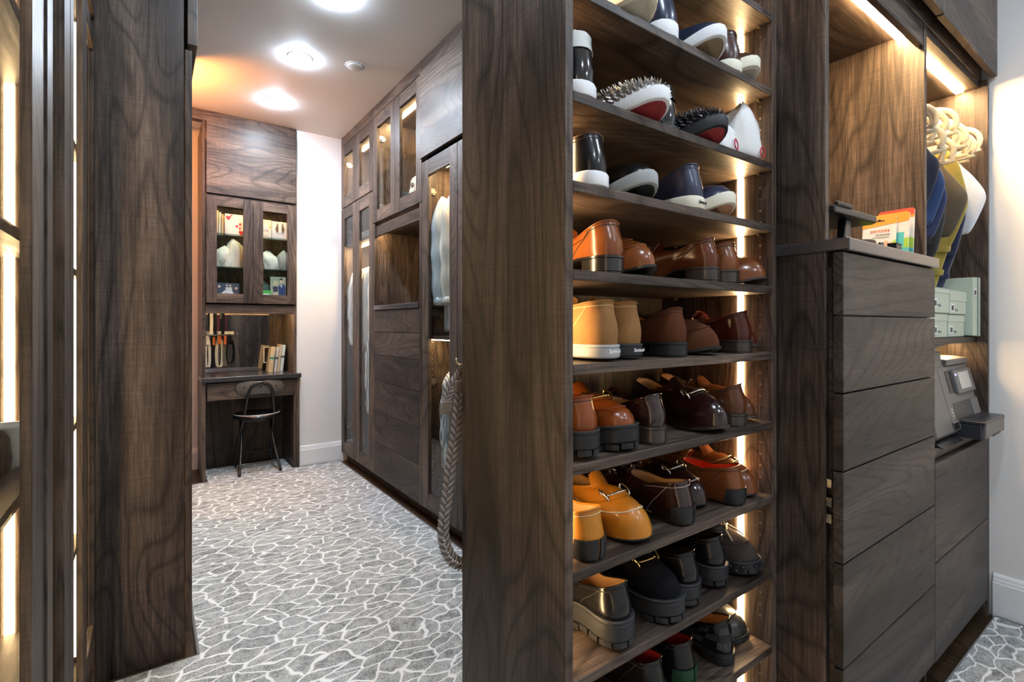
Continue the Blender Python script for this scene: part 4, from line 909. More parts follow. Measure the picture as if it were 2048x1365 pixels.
RB = leather('dark brown roll', (.05, .024, .015), .55, .1)
T = thing('rolled_belt', 'dark brown leather belt coiled flat behind the counter edge', 'belt', (1.655, .60, CT+.0005))
sp = [((.014+.0040*a/(2*PI)*2.2)*math.cos(a)*1.0, (.014+.0040*a/(2*PI)*2.2)*math.sin(a), .016) for a in np.linspace(0, 2*PI*4.2, 110)]
MB().tube(sp, .01, 8, flat=(.0035, .016)).build('coil', RB, T, True, world=False, autos=50)
MB().box(.030, .056, -.052, -.046, .004, .028).box(.052, .058, -.052, -.040, .002, .030).build('buckle', BLK, T, bevel=.002, world=False)
T = thing('small_box', 'small black cardboard box standing next to the toe cushion packets', 'box', (1.80, .548, CT)); bx('body', 1.775, 1.815, .537, .56, CT+.0003, CT+.03, BLK, T, .001); bx('lid', 1.774, 1.816, .536, .561, CT+.03, CT+.034, BLK, T, .001)
R0 = Matrix(((0, 0, -1), (-1, 0, 0), (0, 1, 0)))
PKW = pm('packet off white', (.78, .77, .72), .35, coat=.2); PKR = pm('packet red', (.75, .10, .06), .35, coat=.2); PKO = pm('packet orange', (.90, .36, .05), .4); PKG = pm('packet green', (.42, .66, .08), .35); PKB = pm('packet aqua gel', (.12, .55, .55), .2, coat=.5); SKIN = pm('toe print', (.85, .45, .30), .5); INK = pm('print ink', (.06, .06, .06), .6); PKS = pm('packet blue grey', (.45, .52, .62), .3)
def packet(label, x, y, wd, ht, lean, front, twist=0):
    M = Matrix.Rotation(twist, 3, 'Z') @ R0 @ Matrix.Rotation(lean, 3, 'X')
    T = thing('toe_cushion_packet', label, 'packet', (x, y, CT+.004), rot=M.to_euler(), group='foot care packets on the counter')
    MB().prism([(-wd/2, 0), (wd/2, 0), (wd/2, ht-.006), (wd/2-.006, ht), (-wd/2+.006, ht), (-wd/2, ht-.006)], 'z', -.002, .002).build('pouch', PKW, T, bevel=.0008, world=False)
    pb = MB()
    for k in range(3): pass
    def flat(nm, poly, mat, z=.0021, th=.0005): return MB().prism(poly, 'z', z, z+th).build(nm, mat, T, world=False)
    flat('header', [(-wd/2, ht-.026), (wd/2, ht-.022), (wd/2, ht-.006), (wd/2-.006, ht), (-wd/2+.006, ht), (-wd/2, ht-.006)], PKR if front == 2 else PKO)
    flat('orange_band', [(-wd/2, ht-.040), (wd/2, ht-.030), (wd/2, ht-.022), (-wd/2, ht-.026)], PKO)
    flat('hang_hole', [(-.014, ht-.017), (-.006, ht-.017), (0, ht-.012), (.006, ht-.017), (.014, ht-.017), (.014, ht-.020), (-.014, ht-.020)], BLK, .0027)
    wv = [(-wd/2+wd*q, ht*.36+.010*math.sin(q*7+front)) for q in np.linspace(0, 1, 9)]
    flat('green_wave', [(-wd/2, .03), (wd/2, .03)]+wv[::-1], PKG); flat('base_band', [(-wd/2, 0), (wd/2, 0), (wd/2, .030), (-wd/2, .030)], PKB if front else PKG)
    if front == 0:
        text('brand_print', 'zentoes', .017, pm('orange print', (.75, .16, .05), .5), T, (.002, ht*.64, .0024), (0, 0, 0), .0004, world=False)
        text('product_print', 'Cushions', .010, INK, T, (.010, ht*.54, .0024), (0, 0, 0), .0004, world=False)
        flat('small_print', [(-.018, ht*.475), (.026, ht*.475), (.026, ht*.483), (-.018, ht*.483)], INK, .0025)
        for k, (px_, py_, r_) in enumerate(((.004, .030, .013), (.020, .040, .010), (.031, .037, .008))):
            flat('toe_print', [(px_+r_*math.cos(a), py_+r_*1.5*math.sin(a)) for a in np.linspace(0, 2*PI, 13)[:-1]], SKIN, .0027)
    else: flat('window', [(-wd/2+.012, .032), (wd/2-.012, .032), (wd/2-.012, ht*.55), (-wd/2+.012, ht*.55)], PKS if front == 2 else PKB, .0027)
    return T
packet('white toe cushion packet with orange lettering, front one of three', 1.880, .618, .090, .140, -.16, 0, .08)
packet('aqua gel packet, middle of the three foot care packets', 1.910, .592, .088, .146, -.12, 1, -.02)
packet('blue and green packet, rearmost of the three foot care packets', 1.940, .592, .098, .160, -.10, 2, -.03)
# ------------------------------------------------------------------ braided belt behind the shoe unit
YBt = 1.055
def bp_(u, v, y=YBt): X = xat(u, y); return (X, y, zat(v, X, y))
T = thing('wall_hook', 'small brass hook on the back of the shoe unit', 'hook', (.600, YB, 1.05))
MB().box(.592, .606, YB, YB+.003, 1.03, 1.06).build('plate', BRS, T, bevel=.001); MB().tube([(.599, YB+.003, 1.048), (.599, YB+.03, 1.044), (.598, YB+.042, 1.050), (.598, YB+.044, 1.060)], .0028, 8).build('prong', BRS, T, True)
BA = pm('braid grey brown', (.20, .165, .15), .8); BB = pm('braid pale', (.46, .42, .40), .8); BTIP = leather('taupe strap end', (.26, .21, .17), .5, .1)
T = thing('braided_belt', 'grey brown braided belt hanging in a long loop behind the shoe unit', 'belt', bp_(921, 740))
main = spline([bp_(921, 752), bp_(919, 800), bp_(912, 860), bp_(902, 930), bp_(893, 1000), bp_(887, 1050), bp_(889, 1085), bp_(899, 1112), bp_(915, 1126), bp_(935, 1128), bp_(950, 1108), bp_(955, 1040), bp_(948, 900), bp_(932, 780), bp_(924, 742)], 120)
tail = spline([bp_(924, 744), bp_(914, 760), bp_(904, 772), bp_(896, 790), bp_(892, 806)], 16)
def braid(nm, path, wd=.015, par=None):
    a, b = MB(), MB(); k = 0
    for i in range(0, len(path)-1):
        p = Vector(path[i]); d = (Vector(path[i+1])-p).normalized(); nvec = Vector((0, 1, 0)); sd = d.cross(nvec).normalized()
        for sg in (-1, 1):
            q = p+sd*sg*wd*.5; ax = (d*.75+sd*sg*-.66).normalized(); ct = ax.cross(nvec)
            row = []
            for s_ in (-1, -.6, 0, .6, 1):
                ww = .0042*math.sqrt(max(.05, 1-s_*s_)); row.append([q+ax*s_*.0115+ct*ww*math.cos(t_)+nvec*(ww*.9*math.sin(t_)) for t_ in np.linspace(0, 2*PI, 7)[:-1]])
            (a if (i+(sg > 0)) % 2 else b).grid(row, True)
    o = a.build(nm, BA, par, True); o['kind'] = 'stuff'; o2 = b.build(nm + '_pale', BB, par, True); o2['kind'] = 'stuff'
braid('braided_strap', main, .016, T); braid('braided_end', tail, .015, T)
e = Vector(tail[-1]); MB().prism([(e.x-.016, e.z-.028), (e.x+.012, e.z-.022), (e.x+.017, e.z+.004), (e.x-.010, e.z+.004)], 'y', YBt-.005, YBt+.005).build('strap_end', BTIP, T, bevel=.002)
k_ = Vector(bp_(920, 772)); MB().box(k_.x-.018, k_.x+.018, YBt-.009, YBt+.009, k_.z-.014, k_.z+.014).build('keeper_loop', BTIP, T, bevel=.003)
MB().tube(spline([bp_(921, 738), bp_(913, 752), bp_(912, 770), bp_(921, 780), bp_(930, 768), bp_(929, 750)], 24, True), .0026, 7, closed=True).build('buckle', BRS, T, True)
T = thing('robe', 'dark red garment edge hanging behind the shoe unit', 'garment', (.715, 1.115, 0)); drape('body', T, [(1.40, -.03, .12, .03), (1.33, -.058, .14, .045), (1.15, -.060, .15, .05), (1.02, -.045, .14, .05)], fab('dark red', (.10, .006, .008)), 'x', 0, 4)
MB().tube([(.0, -.08, 1.44), (.0, .0, 1.43), (.02, .0, 1.39)], .003, 6).build('hook', BRS, T, True, world=False)
# ------------------------------------------------------------------ desk nook: stool, belts, books, shelf things
T = thing('folding_stool', 'black folding stool with round padded seat and curved backrest under the desk', 'stool', (.665, 4.36, .0095))
def tb(nm, pts, r=.0105, mat=BLKM, n=26): return MB().tube(spline(pts, n), r, 10).build(nm, mat, T, True, world=False)
SE = pm('black vinyl', (.010, .010, .011), .3, coat=.2); PP = pm('pale piping', (.80, .79, .77), .5)
MB().lathe([(.05, .405), (.155, .405), (.168, .412), (.170, .430), (.160, .443), (.10, .449), (.01, .451)], n=36).build('seat', SE, T, True, world=False, autos=40)
MB().tube([(.163*math.cos(a), .163*math.sin(a), .441) for a in np.linspace(0, 2*PI, 41)[:-1]], .0035, 6, closed=True).build('seat_piping', PP, T, True, world=False)
MB().lathe([(.02, .392), (.13, .392), (.14, .405)], n=24).build('seat_pan', BLKM, T, True, world=False, autos=40)
zb = .66
tb('back_hoop', [(-.13, .165, 0), (-.125, .12, .12), (-.118, .03, .26), (-.105, -.10, .42), (-.088, -.165, .58), (-.070, -.18, .655), (-.035, -.183, .688), (0, -.183, .695), (.035, -.183, .688), (.070, -.18, .655), (.088, -.165, .58), (.105, -.10, .42), (.118, .03, .26), (.125, .12, .12), (.13, .165, 0)], n=60)
for sx in (-1, 1): tb('leg', [(sx*.105, .06, .40), (sx*.108, .0, .28), (sx*.118, -.06, .17), (sx*.142, -.168, 0)])
tb('crossbar', [(-.132, -.12, .075), (0, -.12, .075), (.132, -.12, .075)], .006); tb('crossbar', [(-.124, .12, .11), (0, .12, .11), (.124, .12, .11)], .006)
rows = []
for zq in np.linspace(-1, 1, 9):
    wv = .158*(1-abs(zq)**3.2*.35); rows.append([(x*wv, -.152+.020*x*x-.004*(1-zq*zq), .655+zq*.046) for x in np.linspace(-1, 1, 17)])
MB().slab(rows, .020).build('backrest', pm('brown grey laminate', (.11, .095, .082), .4), T, True, world=False, autos=60, bevel=0)
for x in (-.11, 0, .11): MB().lathe([(.006, -.180+.02*(x/.158)**2), (.006, -.168+.02*(x/.158)**2)], (x, 0, .662), 8, 'y').build('screw', BLKM, T, True, world=False)
# belt rack and belts
yr = 4.615
T = thing('belt_rack', 'slim white rail with small hooks on the mirror of the desk niche', 'rack', (.34, yr, 1.06))
bx('rail', .325, xat(468, yr), yr+.008, yr+.014, 1.060, 1.084, TRIM, T, .001)
for k in range(7): MB().tube([(.345+k*.036, yr+.008, 1.070), (.345+k*.036, yr-.014, 1.064), (.345+k*.036, yr-.020, 1.074)], .0022, 6).build('hook', CHR, T, True)
def strap(T, x, z0, z1, w_, mat, nm='strap', gap=.02, y=yr-.012, dx=0.0, th=.003):
    p = spline([(x, y-.006, z0), (x-gap*.3, y-.012, z0-.06), (x+dx*.5-gap*.6, y-.015, (z0+z1)/2), (x+dx-gap*.5, y-.012, z1+.03), (x+dx, y-.010, z1), (x+dx+gap*.5, y-.008, z1+.03), (x+dx*.5+gap*.6, y-.005, (z0+z1)/2), (x+gap*.3, y-.004, z0-.05)], 40)
    rows = [[(q[0], q[1]-w_/2*.55, q[2]), (q[0], q[1]+w_/2*.55, q[2])] for q in p]
    rows = [[(q[0]-w_/2, q[1], q[2]), (q[0]+w_/2, q[1], q[2])] for q in p]
    return MB().slab(rows, th).build(nm, mat, T, True, autos=50)
ORL = leather('orange leather', (.50, .13, .03), .4); GWV = pm('pale woven', (.50, .48, .42), .8, noise=.5, nscale=300); DWV = pm('dark woven', (.10, .095, .09), .8, noise=.5, nscale=300)
for lab, x, z0, z1, wd, mt, tipm, gp in (('white leather belt looped on the niche rack, first from the left', .352, 1.065, .80, .020, pm('white belt leather', (.62, .62, .60), .5), WHT, .024), ('black belt with orange tab on the niche rack', .392, 1.06, .79, .016, BLKL, ORL, .012),
        ('pale woven belt with orange leather ends on the niche rack', .432, 1.068, .80, .020, GWV, ORL, .034), ('dark woven belt with orange tab on the niche rack', .470, 1.065, .80, .016, DWV, ORL, .014), ('black leather belt in a wide loop, last on the niche rack', .510, 1.065, .82, .010, BLKL, BLKL, .046)):
    T = thing('belt', lab, 'belt', (x, yr, z0), group='belts on the niche rack')
    strap(T, x, z0, z1, wd, mt, gap=gp, th=.003); bx('belt_end', x-wd*.6, x+wd*.6, yr-.040, yr-.030, z0-.085, z0-.015, tipm, T, .003)
    MB().tube([(x-.012, yr-.022, z0-.01), (x+.012, yr-.022, z0-.01), (x+.012, yr-.022, z0+.012), (x-.012, yr-.022, z0+.012)], .002, 6, closed=True).build('buckle', CHR, T, True)
for lab, x, mt in (('white strap hanging from the niche ceiling at the left', .372, WHT), ('black strap hanging from the niche ceiling beside the white one', .398, BLKL), ('black belt hanging from the niche ceiling above the orange belt', .452, BLKL)):
    T = thing('hanging_strap', lab, 'strap', (x, yr-.05, 1.268), group='straps from the niche ceiling')
    rows = [[(x-.011+.004*math.sin(q*3), yr-.058+.01*q, 1.268-q*.215), (x+.011+.004*math.sin(q*3), yr-.058+.01*q, 1.268-q*.215)] for q in np.linspace(0, 1, 8)]
    MB().slab(rows, .003).build('band', mt, T, True, autos=50); bx('clip', x-.012, x+.012, yr-.064, yr-.050, 1.052, 1.062, CHR, T, .001)
# outlet on the mirror
ox_, oz_ = xat(538, YKB-.02), zat(710, xat(538, YKB-.02), YKB-.02)
T = thing('wall_outlet', 'black socket in a pale frame on the niche mirror', 'outlet', (ox_, YKB-.019, oz_))
m = MB(); 
for a_ in ((ox_-.043, ox_-.036, oz_-.068, oz_+.068), (ox_+.036, ox_+.043, oz_-.068, oz_+.068), (ox_-.036, ox_+.036, oz_+.060, oz_+.068), (ox_-.036, ox_+.036, oz_-.068, oz_-.060)): m.box(a_[0], a_[1], YKB-.026, YKB-.019, a_[2], a_[3])
m.build('frame', WHT, T, bevel=0); bx('socket_body', ox_-.018, ox_+.022, YKB-.025, YKB-.019, oz_-.038, oz_+.038, BLK, T, .001)
for dx_, dz_ in ((-.006, .018), (.010, .018), (-.006, -.018), (.010, -.018)): bx('slot', ox_+dx_-.002, ox_+dx_+.002, YKB-.0258, YKB-.0248, oz_+dz_-.006, oz_+dz_+.006, WHT, T, 0)
for dz_ in (.052, -.052): MB().lathe([(.006, 0), (.006, -.003), (.002, -.004)], (ox_+.004, YKB-.019, oz_+dz_), 10, 'y').build('screw', CHR, T, True)
# books on the desk
PAGE = pm('book pages', (.70, .64, .52), .8)
for k, (x, y, w_, h_, d_, c, ln, lab) in enumerate(((.768, 4.40, .034, .205, .15, (.58, .46, .29), .15, 'tan hardback notebook, leftmost of the books on the desk'), (.806, 4.415, .020, .200, .14, (.62, .60, .58), .14, 'pale grey slim book, second on the desk'), (.829, 4.42, .018, .222, .15, (.62, .50, .34), .13, 'beige book, third on the desk'), (.853, 4.42, .024, .218, .15, (.62, .70, .70), .13, 'pale blue book, rightmost on the desk'))):
    T = thing('book', lab, 'book', (x, y, .7555), rot=(0, ln*.8, -.05), group='books leaning on the desk'); cm = pm('book cover %d' % k, c, .6)
    MB().box(-w_/2, -w_/2+.003, 0, d_, .0, h_).box(w_/2-.003, w_/2, 0, d_, 0, h_).box(-w_/2+.003, w_/2-.003, 0, .003, 0, h_).build('cover', cm, T, bevel=.0008, world=False)
    bx('pages', -w_/2+.0034, w_/2-.0034, .004, d_-.004, .004, h_-.004, PAGE, T, 0, world=False)
    bx('spine_band', -w_/2-.0004, w_/2+.0004, -.0005, .012, h_*.52, h_*.60, pm('band %d' % k, ((.04, .25, .16), (.08, .07, .10), (.45, .35, .2), (.1, .12, .14))[k], .6), T, 0, world=False)
# things behind the glass doors
YI = 4.33
def card(label, u0, u1, v0, v1, y=YI, tilt=-.06, col=(.80, .80, .80)):
    xa, xb = xat(u0, y), xat(u1, y); z0, z1 = zat(v1, xa, y), zat(v0, xa, y)
    return xa, xb, z0, z1
def flatcard(label, cat, name, xa, xb, zb_, h_, y, col, shapes, group=None, tilt=-.07):
    T = thing(name, label, cat, ((xa+xb)/2, y, zb_), rot=(tilt, 0, 0), group=group); wd = xb-xa
    MB().box(-wd/2, wd/2, 0, .0018, 0, h_).build('sheet', pm('card ' + label[:50], col, .6), T, world=False)
    for nm, poly, c in shapes: MB().prism([((px-.5)*wd, pz*h_) for px, pz in poly], 'y', -.0005, 0).build(nm, pm('ink %.2f %.2f %.2f' % c, c, .6), T, world=False)
    return T
def heart(cx, cz, s): return [(cx+s*.5*(16*math.sin(a)**3)/16, cz+s*.5*(13*math.cos(a)-5*math.cos(2*a)-2*math.cos(3*a)-math.cos(4*a))/16) for a in np.linspace(0, 2*PI, 25)[:-1]]
def ell(cx, cz, a_, b_): return [(cx+a_*math.cos(t_), cz+b_*math.sin(t_)) for t_ in np.linspace(0, 2*PI, 17)[:-1]]
PK = (.70, .03, .12)
Z1, Z2, Z0 = 1.8155, 1.5685, 1.3535
flatcard('white greeting card with pink hearts on the top glass shelf', 'card', 'greeting_card', xat(450, YI), xat(488, YI), Z1, .165, YI, (.78, .80, .82), [('heart_print', heart(.18, .82, .26), PK), ('heart_print', heart(.34, .93, .12), PK), ('heart_print', heart(.62, .45, .16), PK), ('heart_print', heart(.80, .56, .14), PK), ('heart_print', heart(.78, .36, .12), PK), ('heart_print', heart(.86, .16, .28), (.65, .05, .05))], 'greeting cards on the top glass shelf')
flatcard('greeting card with a small snow bear drawing beside the penguin card', 'card', 'greeting_card', xat(518, YI), xat(543, YI), Z1, .150, YI, (.82, .80, .72), [('bear_print', ell(.45, .52, .26, .14), (.62, .72, .78)), ('bear_print', ell(.62, .68, .14, .10), (.62, .72, .78)), ('scarf_print', [(.2, .36), (.75, .40), (.75, .47), (.2, .43)], (.75, .25, .30)), ('tree_print', [(.80, .55), (.96, .55), (.88, .86)], (.80, .55, .10)), ('verse_print', [(.1, .14), (.7, .14), (.7, .17), (.1, .17)], (.70, .25, .25))], 'greeting cards on the top glass shelf', -.05)
pg = [(.0, .0), (.10, .04), (.12, .30), (.08, .42), (.11, .50), (.06, .58), (.02, .52), (-.02, .42), (-.08, .30), (-.14, .14), (-.08, .18), (-.05, .04)]
flatcard('greeting card with two penguins holding flippers', 'card', 'greeting_card', xat(544, YI), xat(574, YI), Z1, .145, YI, (.80, .80, .84), [('penguin_print', [(.33+a*.9, .38+b*.95) for a, b in pg], (.16, .09, .06)), ('penguin_print', [(.75-a*.9, .38+b*.95) for a, b in pg[::-1]], (.16, .09, .06)), ('shadow_print', [(.3, .34), (.85, .32), (.8, .37), (.32, .38)], (.35, .40, .55))], 'greeting cards on the top glass shelf', -.05)
for k, u in enumerate((434, 439, 444, 448)):
    x = xat(u, YI+.03); T = thing('notebook', ['cream notebook standing at the left on the top glass shelf', 'white notebook second from the left on the top glass shelf', 'pale tan notebook third on the top glass shelf', 'red topped notebook beside the hearts card'][k], 'notebook', (x, YI+.03, Z1), rot=(0, .03, 0), group='notebooks on the top glass shelf')
    MB().box(-.006, -.0045, 0, .12, 0, .185-.012*k).box(.0045, .006, 0, .12, 0, .185-.012*k).box(-.0045, .0045, 0, .002, 0, .185-.012*k).build('cover', pm('notebook cover %d' % k, ((.72, .55, .36), (.78, .76, .72), (.72, .52, .30), (.70, .40, .25))[k], .6), T, world=False); bx('pages', -.0042, .0042, .003, .118, .003, .18-.012*k, PAGE, T, 0, world=False)
def soft_bag(label, x, y, z, w_, d_, h_, mat, seed, group, name='dust_bag', cord=True):
    T = thing(name, label, 'bag', (x, y, z), 0, group); r = np.random.default_rng(seed); ph = r.uniform(0, 6, 6); rows = []
    for k, q in enumerate(np.linspace(0, 1, 14)):
        sc = (.92+.12*math.sin(q*PI))*(1-q**7*.62); row = []
        for a in np.linspace(0, 2*PI, 33)[:-1]:
            rp_ = 1+.10*math.sin(2*a+ph[0]+2.5*q)+.08*math.sin(5*a+ph[1]-4*q)+.07*math.sin(9*a+ph[2]+6*q)+.04*math.sin(14*a-9*q+ph[5]); c_, s_ = math.cos(a), math.sin(a)
            row.append((w_/2*sc*rp_*abs(c_)**.7*np.sign(c_)+.10*w_*math.sin(q*3+ph[3])*q, d_/2*sc*rp_*abs(s_)**.7*np.sign(s_), h_*q*(1+.10*math.sin(a+ph[4])*q)))
        rows.append(row)
    b = MB(); b.grid(rows, True); n = 32; b.f.append(tuple(range(n))[::-1]); b.f.append(tuple(range(13*n, 14*n))); b.build('bag', mat, T, True, world=False)
    if cord: MB().tube(spline([(-.02, -d_/2-.006, h_*.62), (0, -d_/2-.012, h_*.45), (.02, -d_/2-.012, h_*.32), (.0, -d_/2-.014, h_*.22), (-.02, -d_/2-.012, h_*.35)], 20), .0016, 6).build('drawstring', pm('brown cord', (.22, .12, .06), .8), T, True, world=False)
    return T
CRM = fab('cream cotton', (.66, .62, .50)); GRC = fab('grey cotton', (.26, .27, .23)); DGC = fab('dark grey green', (.10, .12, .11))
soft_bag('cream cotton dust bag slumped at the left on the middle glass shelf', xat(443, YI), YI+.03, Z2, .115, .12, .155, CRM, 1, 'dust bags on the middle glass shelf')
soft_bag('taller cream cotton dust bag behind the left glass door', xat(470, YI+.01), YI+.04, Z2, .125, .12, .205, CRM, 2, 'dust bags on the middle glass shelf', cord=False)
soft_bag('cream dust bag behind the right glass door', xat(541, YI), YI+.03, Z2, .125, .12, .145, CRM, 6, 'dust bags on the middle glass shelf', cord=False)
soft_bag('grey dust bag at the right end of the middle glass shelf', xat(567, YI), YI+.03, Z2, .085, .12, .155, GRC, 7, 'dust bags on the middle glass shelf', cord=False)
soft_bag('small dark grey bag behind the green box in the hutch', xat(527, YI+.06), YI+.09, Z0, .10, .10, .13, DGC, 8, 'bags at the bottom of the hutch', cord=False)
NVY = (.03, .05, .16); SK = (.75, .50, .36)
flatcard('printed photo of a dressed-up couple behind the right glass door', 'photo print', 'photo_print', xat(541, YI-.02), xat(572, YI-.02), Z0, .165, YI-.02, (.42, .40, .28), [('suit_print', [(.52, .0), (.98, .0), (.98, .52), (.86, .66), (.62, .66), (.52, .50)], NVY), ('shirt_print', [(.62, .64), (.72, .46), (.78, .64)], (.8, .8, .8)), ('face_print', ell(.70, .78, .09, .10), SK), ('hair_print', [(.60, .84), (.80, .84), (.80, .92), (.70, .95), (.60, .92)], (.03, .02, .02)), ('hair_print', ell(.34, .68, .15, .14), (.72, .58, .34)), ('face_print', ell(.36, .66, .08, .09), SK), ('dress_print', [(.14, .50), (.30, .56), (.50, .52), (.46, .28), (.20, .26)], (.06, .04, .08)), ('dress_print', [(.20, .0), (.46, .0), (.44, .28), (.22, .27)], (.66, .50, .36))], 'photo prints in the hutch')
flatcard('printed photo of a small group at a white table behind the left glass door', 'photo print', 'photo_print', xat(432, YI-.02), xat(479, YI-.02), Z0, .100, YI-.02, (.05, .055, .09), [('table_print', [(.12, .0), (.82, .0), (.68, .42), (.34, .42)], (.72, .72, .74)), ('cake_print', [(.40, .42), (.68, .42), (.68, .68), (.40, .68)], (.60, .62, .60)), ('plate_print', ell(.44, .20, .06, .07), (.66, .38, .14)), ('face_print', ell(.14, .72, .06, .10), SK), ('face_print', ell(.86, .62, .06, .10), SK), ('face_print', ell(.46, .82, .05, .08), SK), ('face_print', ell(.60, .80, .05, .08), SK)], 'photo prints in the hutch')
T = thing('gift_box', 'small bright green box at the bottom of the hutch', 'box', (xat(532, YI-.03), YI-.04, Z0)); MB().box(-.034, .034, 0, .05, 0, .040).build('base', pm('bright green card', (.10, .55, .09), .5), T, bevel=.001, world=False); MB().box(-.035, .035, -.001, .051, .040, .052).build('lid', pm('bright green card', (.10, .55, .09), .5), T, bevel=.001, world=False); bx('print', -.022, .022, -.0006, .0, .018, .028, WHT, T, 0, world=False)
# ------------------------------------------------------------------ clothes in the aisle wardrobes
def shirt(label, y, zt, zb_, mat, x0=1.36, w_=.44, th=.05, seed=0, group='clothes on the far aisle rail', name='shirt', sleeve=True, hang=True, band=None):
    cxm = XA+.30; T = thing(name, label, name.replace('_', ' '), (cxm, y, 0), .05*math.sin(seed*1.7), group)
    f = x0-cxm; b = f+w_
    prof = [(zt, -.05, .05, .03), (zt-.015, -.09, .09, .045), (zt-.06, f+.02, b-.02, th), (zt-.12, f, b, th*1.15), ((zt+zb_)/2, f+.02, b-.02, th), (zb_+.03, f+.03, b-.03, th*1.05), (zb_, f+.03, b-.03, th*1.05)]
    drape('body', T, prof, mat, 'x', 0, seed, rip=.42 if 'satin' in mat.name else .25, n=44, wave=6 if 'satin' in mat.name else 4)
    if sleeve:
        L_ = min(.58, zt-zb_); MB().tube(spline([(f+.03, .0, zt-.05), (f-.005, .006, zt-.12), (f-.012, .014, zt-.30), (f-.004, .012, zt-.10-L_*.8), (f+.004, .008, zt-.08-L_)], 18), [.022+.016*math.sin(min(1, i/8)*PI/2)+.004*math.sin(i*1.3+seed) for i in range(18)], 10).build('sleeve', mat, T, True, world=False)
        MB().lathe([(.037, 0), (.040, .02), (.038, .045)], (f+.004, .008, zt-.085-L_), 10).build('cuff', mat, T, True, world=False)
    MB().tube([(0, 0, zt-.01), (0, 0, zt+.035), (.012, 0, zt+.052), (0, 0, zt+.066)], .002, 6).build('hanger_hook', CHR, T, True, world=False)
    MB().tube(spline([(f+.05, 0, zt-.045), (-.05, 0, zt+.004), (.05, 0, zt+.004), (b-.05, 0, zt-.045)], 14), .006, 8).build('hanger', HANGM, T, True, world=False)
    return T
stripe = None
def stripe_mat(name, c0, c1, k, ax=0):
    m, nt, b = new_mat(name); N = nt.nodes.new; tc = N('ShaderNodeTexCoord'); sx = N('ShaderNodeSeparateXYZ'); link(nt, tc.outputs['Object'], sx.inputs[0])
    mu = N('ShaderNodeMath'); mu.operation = 'MULTIPLY'; mu.inputs[1].default_value = k; link(nt, sx.outputs[ax], mu.inputs[0]); fr_ = N('ShaderNodeMath'); fr_.operation = 'FRACT'; link(nt, mu.outputs[0], fr_.inputs[0])
    rp = N('ShaderNodeValToRGB'); rp.color_ramp.interpolation = 'CONSTANT'; rp.color_ramp.elements[0].color = (*c0, 1); rp.color_ramp.elements[1].color = (*c1, 1); rp.color_ramp.elements[1].position = .5
    link(nt, fr_.outputs[0], rp.inputs[0]); link(nt, rp.outputs[0], b.inputs['Base Color']); b.inputs['Roughness'].default_value = .85; return m
STR = stripe_mat('fine striped cotton', (.62, .66, .66), (.16, .19, .22), 90, 0)
ztA = 1.634
for k, (y, zb_, c, lab) in enumerate(((4.15, .92, (.60, .66, .70), 'pale blue shirt hanging nearest the white wall'), (4.06, .98, (.34, .36, .38), 'grey shirt second from the white wall'), (4.00, 1.02, (.62, .62, .60), 'white shirt third from the white wall'), (3.92, .94, (.50, .50, .48), 'light grey shirt behind the door stile'), (3.83, 1.0, (.66, .64, .60), 'cream shirt in the middle of the far wardrobe'), (3.74, .90, (.30, .33, .34), 'slate jacket in the far wardrobe'), (3.66, .86, (.68, .64, .54), 'cream long shirt near the drawer tower'), (3.58, .80, (.42, .40, .36), 'beige coat next to the drawer tower'))):
    shirt(lab, y, ztA, zb_, fab('shirt %d' % k, c), seed=k+1)
T = shirt('red and orange patterned robe hanging low in the far wardrobe', 3.60, ztA-.62, .28, fab('red orange pattern', (.55, .09, .02), noise=.8, ns=9), x0=1.33, seed=12, sleeve=False, name='robe')
shirt('striped shirt hanging low in the far wardrobe', 3.70, ztA-.50, .50, STR, x0=1.35, seed=13, name='shirt')
T = thing('folded_clothes', 'stack of folded white clothes on the shelf of the far wardrobe', 'folded clothes', (1.50, 3.80, 1.801))
for k in range(3): MB().box(-.14+.004*k, .14, -.20, .20-.006*k, .001+k*.028, .027+k*.028).build('folded_layer', fab('white fold', (.70, .70, .70)), T, bevel=.009, world=False, smooth=True)
T = thing('white_hat', 'white cloth hat on the upper shelf next to the white wall', 'hat', (1.46, 4.08, 2.101)); MB().lathe([(.13, .0), (.135, .004), (.09, .012), (.082, .06), (.07, .095), (.03, .105), (.004, .106)], n=28).build('crown', fab('white hat', (.72, .72, .72)), T, True, world=False); MB().lathe([(.086, .014), (.087, .03), (.084, .031)], n=28).build('hat_band', fab('grey band', (.3, .3, .3)), T, True, world=False)
T = thing('cream_box', 'tall cream box with pink mark in the upper far wardrobe', 'box', (1.45, 3.64, 2.101)); MB().box(-.09, .09, -.08, .08, 0, .22).build('base', pm('cream card', (.72, .62, .54), .6), T, bevel=.002, world=False); MB().box(-.092, .092, -.082, .082, .17, .224).build('lid', pm('cream card', (.72, .62, .54), .6), T, bevel=.002, world=False); bx('mark', -.0935, -.0918, -.02, .03, .05, .09, pm('pink mark', (.75, .30, .30), .6), T, 0, world=False)
soft_bag('clear grey plastic garment bag on the upper glass shelf of the tower', 1.50, 2.86, 2.213, .26, .26, .27, pm('cloudy plastic', (.20, .21, .23), .18, coat=.8), 11, 'bags in the drawer tower', 'garment_bag', False)
soft_bag('dark navy folded bag on the lower tower shelf behind the cream handbag', 1.66, 2.85, 1.863, .28, .28, .25, fab('navy bag', (.02, .03, .06)), 14, 'bags in the drawer tower', 'cloth_bag', False)
T = thing('handbag', 'cream leather handbag with clasp on the lower tower shelf', 'handbag', (1.42, 2.84, 1.8625)); HB = leather('cream bag', (.55, .47, .36), .4)
MB().prism([(-.14, 0), (.14, 0), (.125, .17), (.10, .20), (-.10, .20), (-.125, .17)], 'y', -.05, .05).build('body', HB, T, bevel=.014, world=False, smooth=True, autos=40)
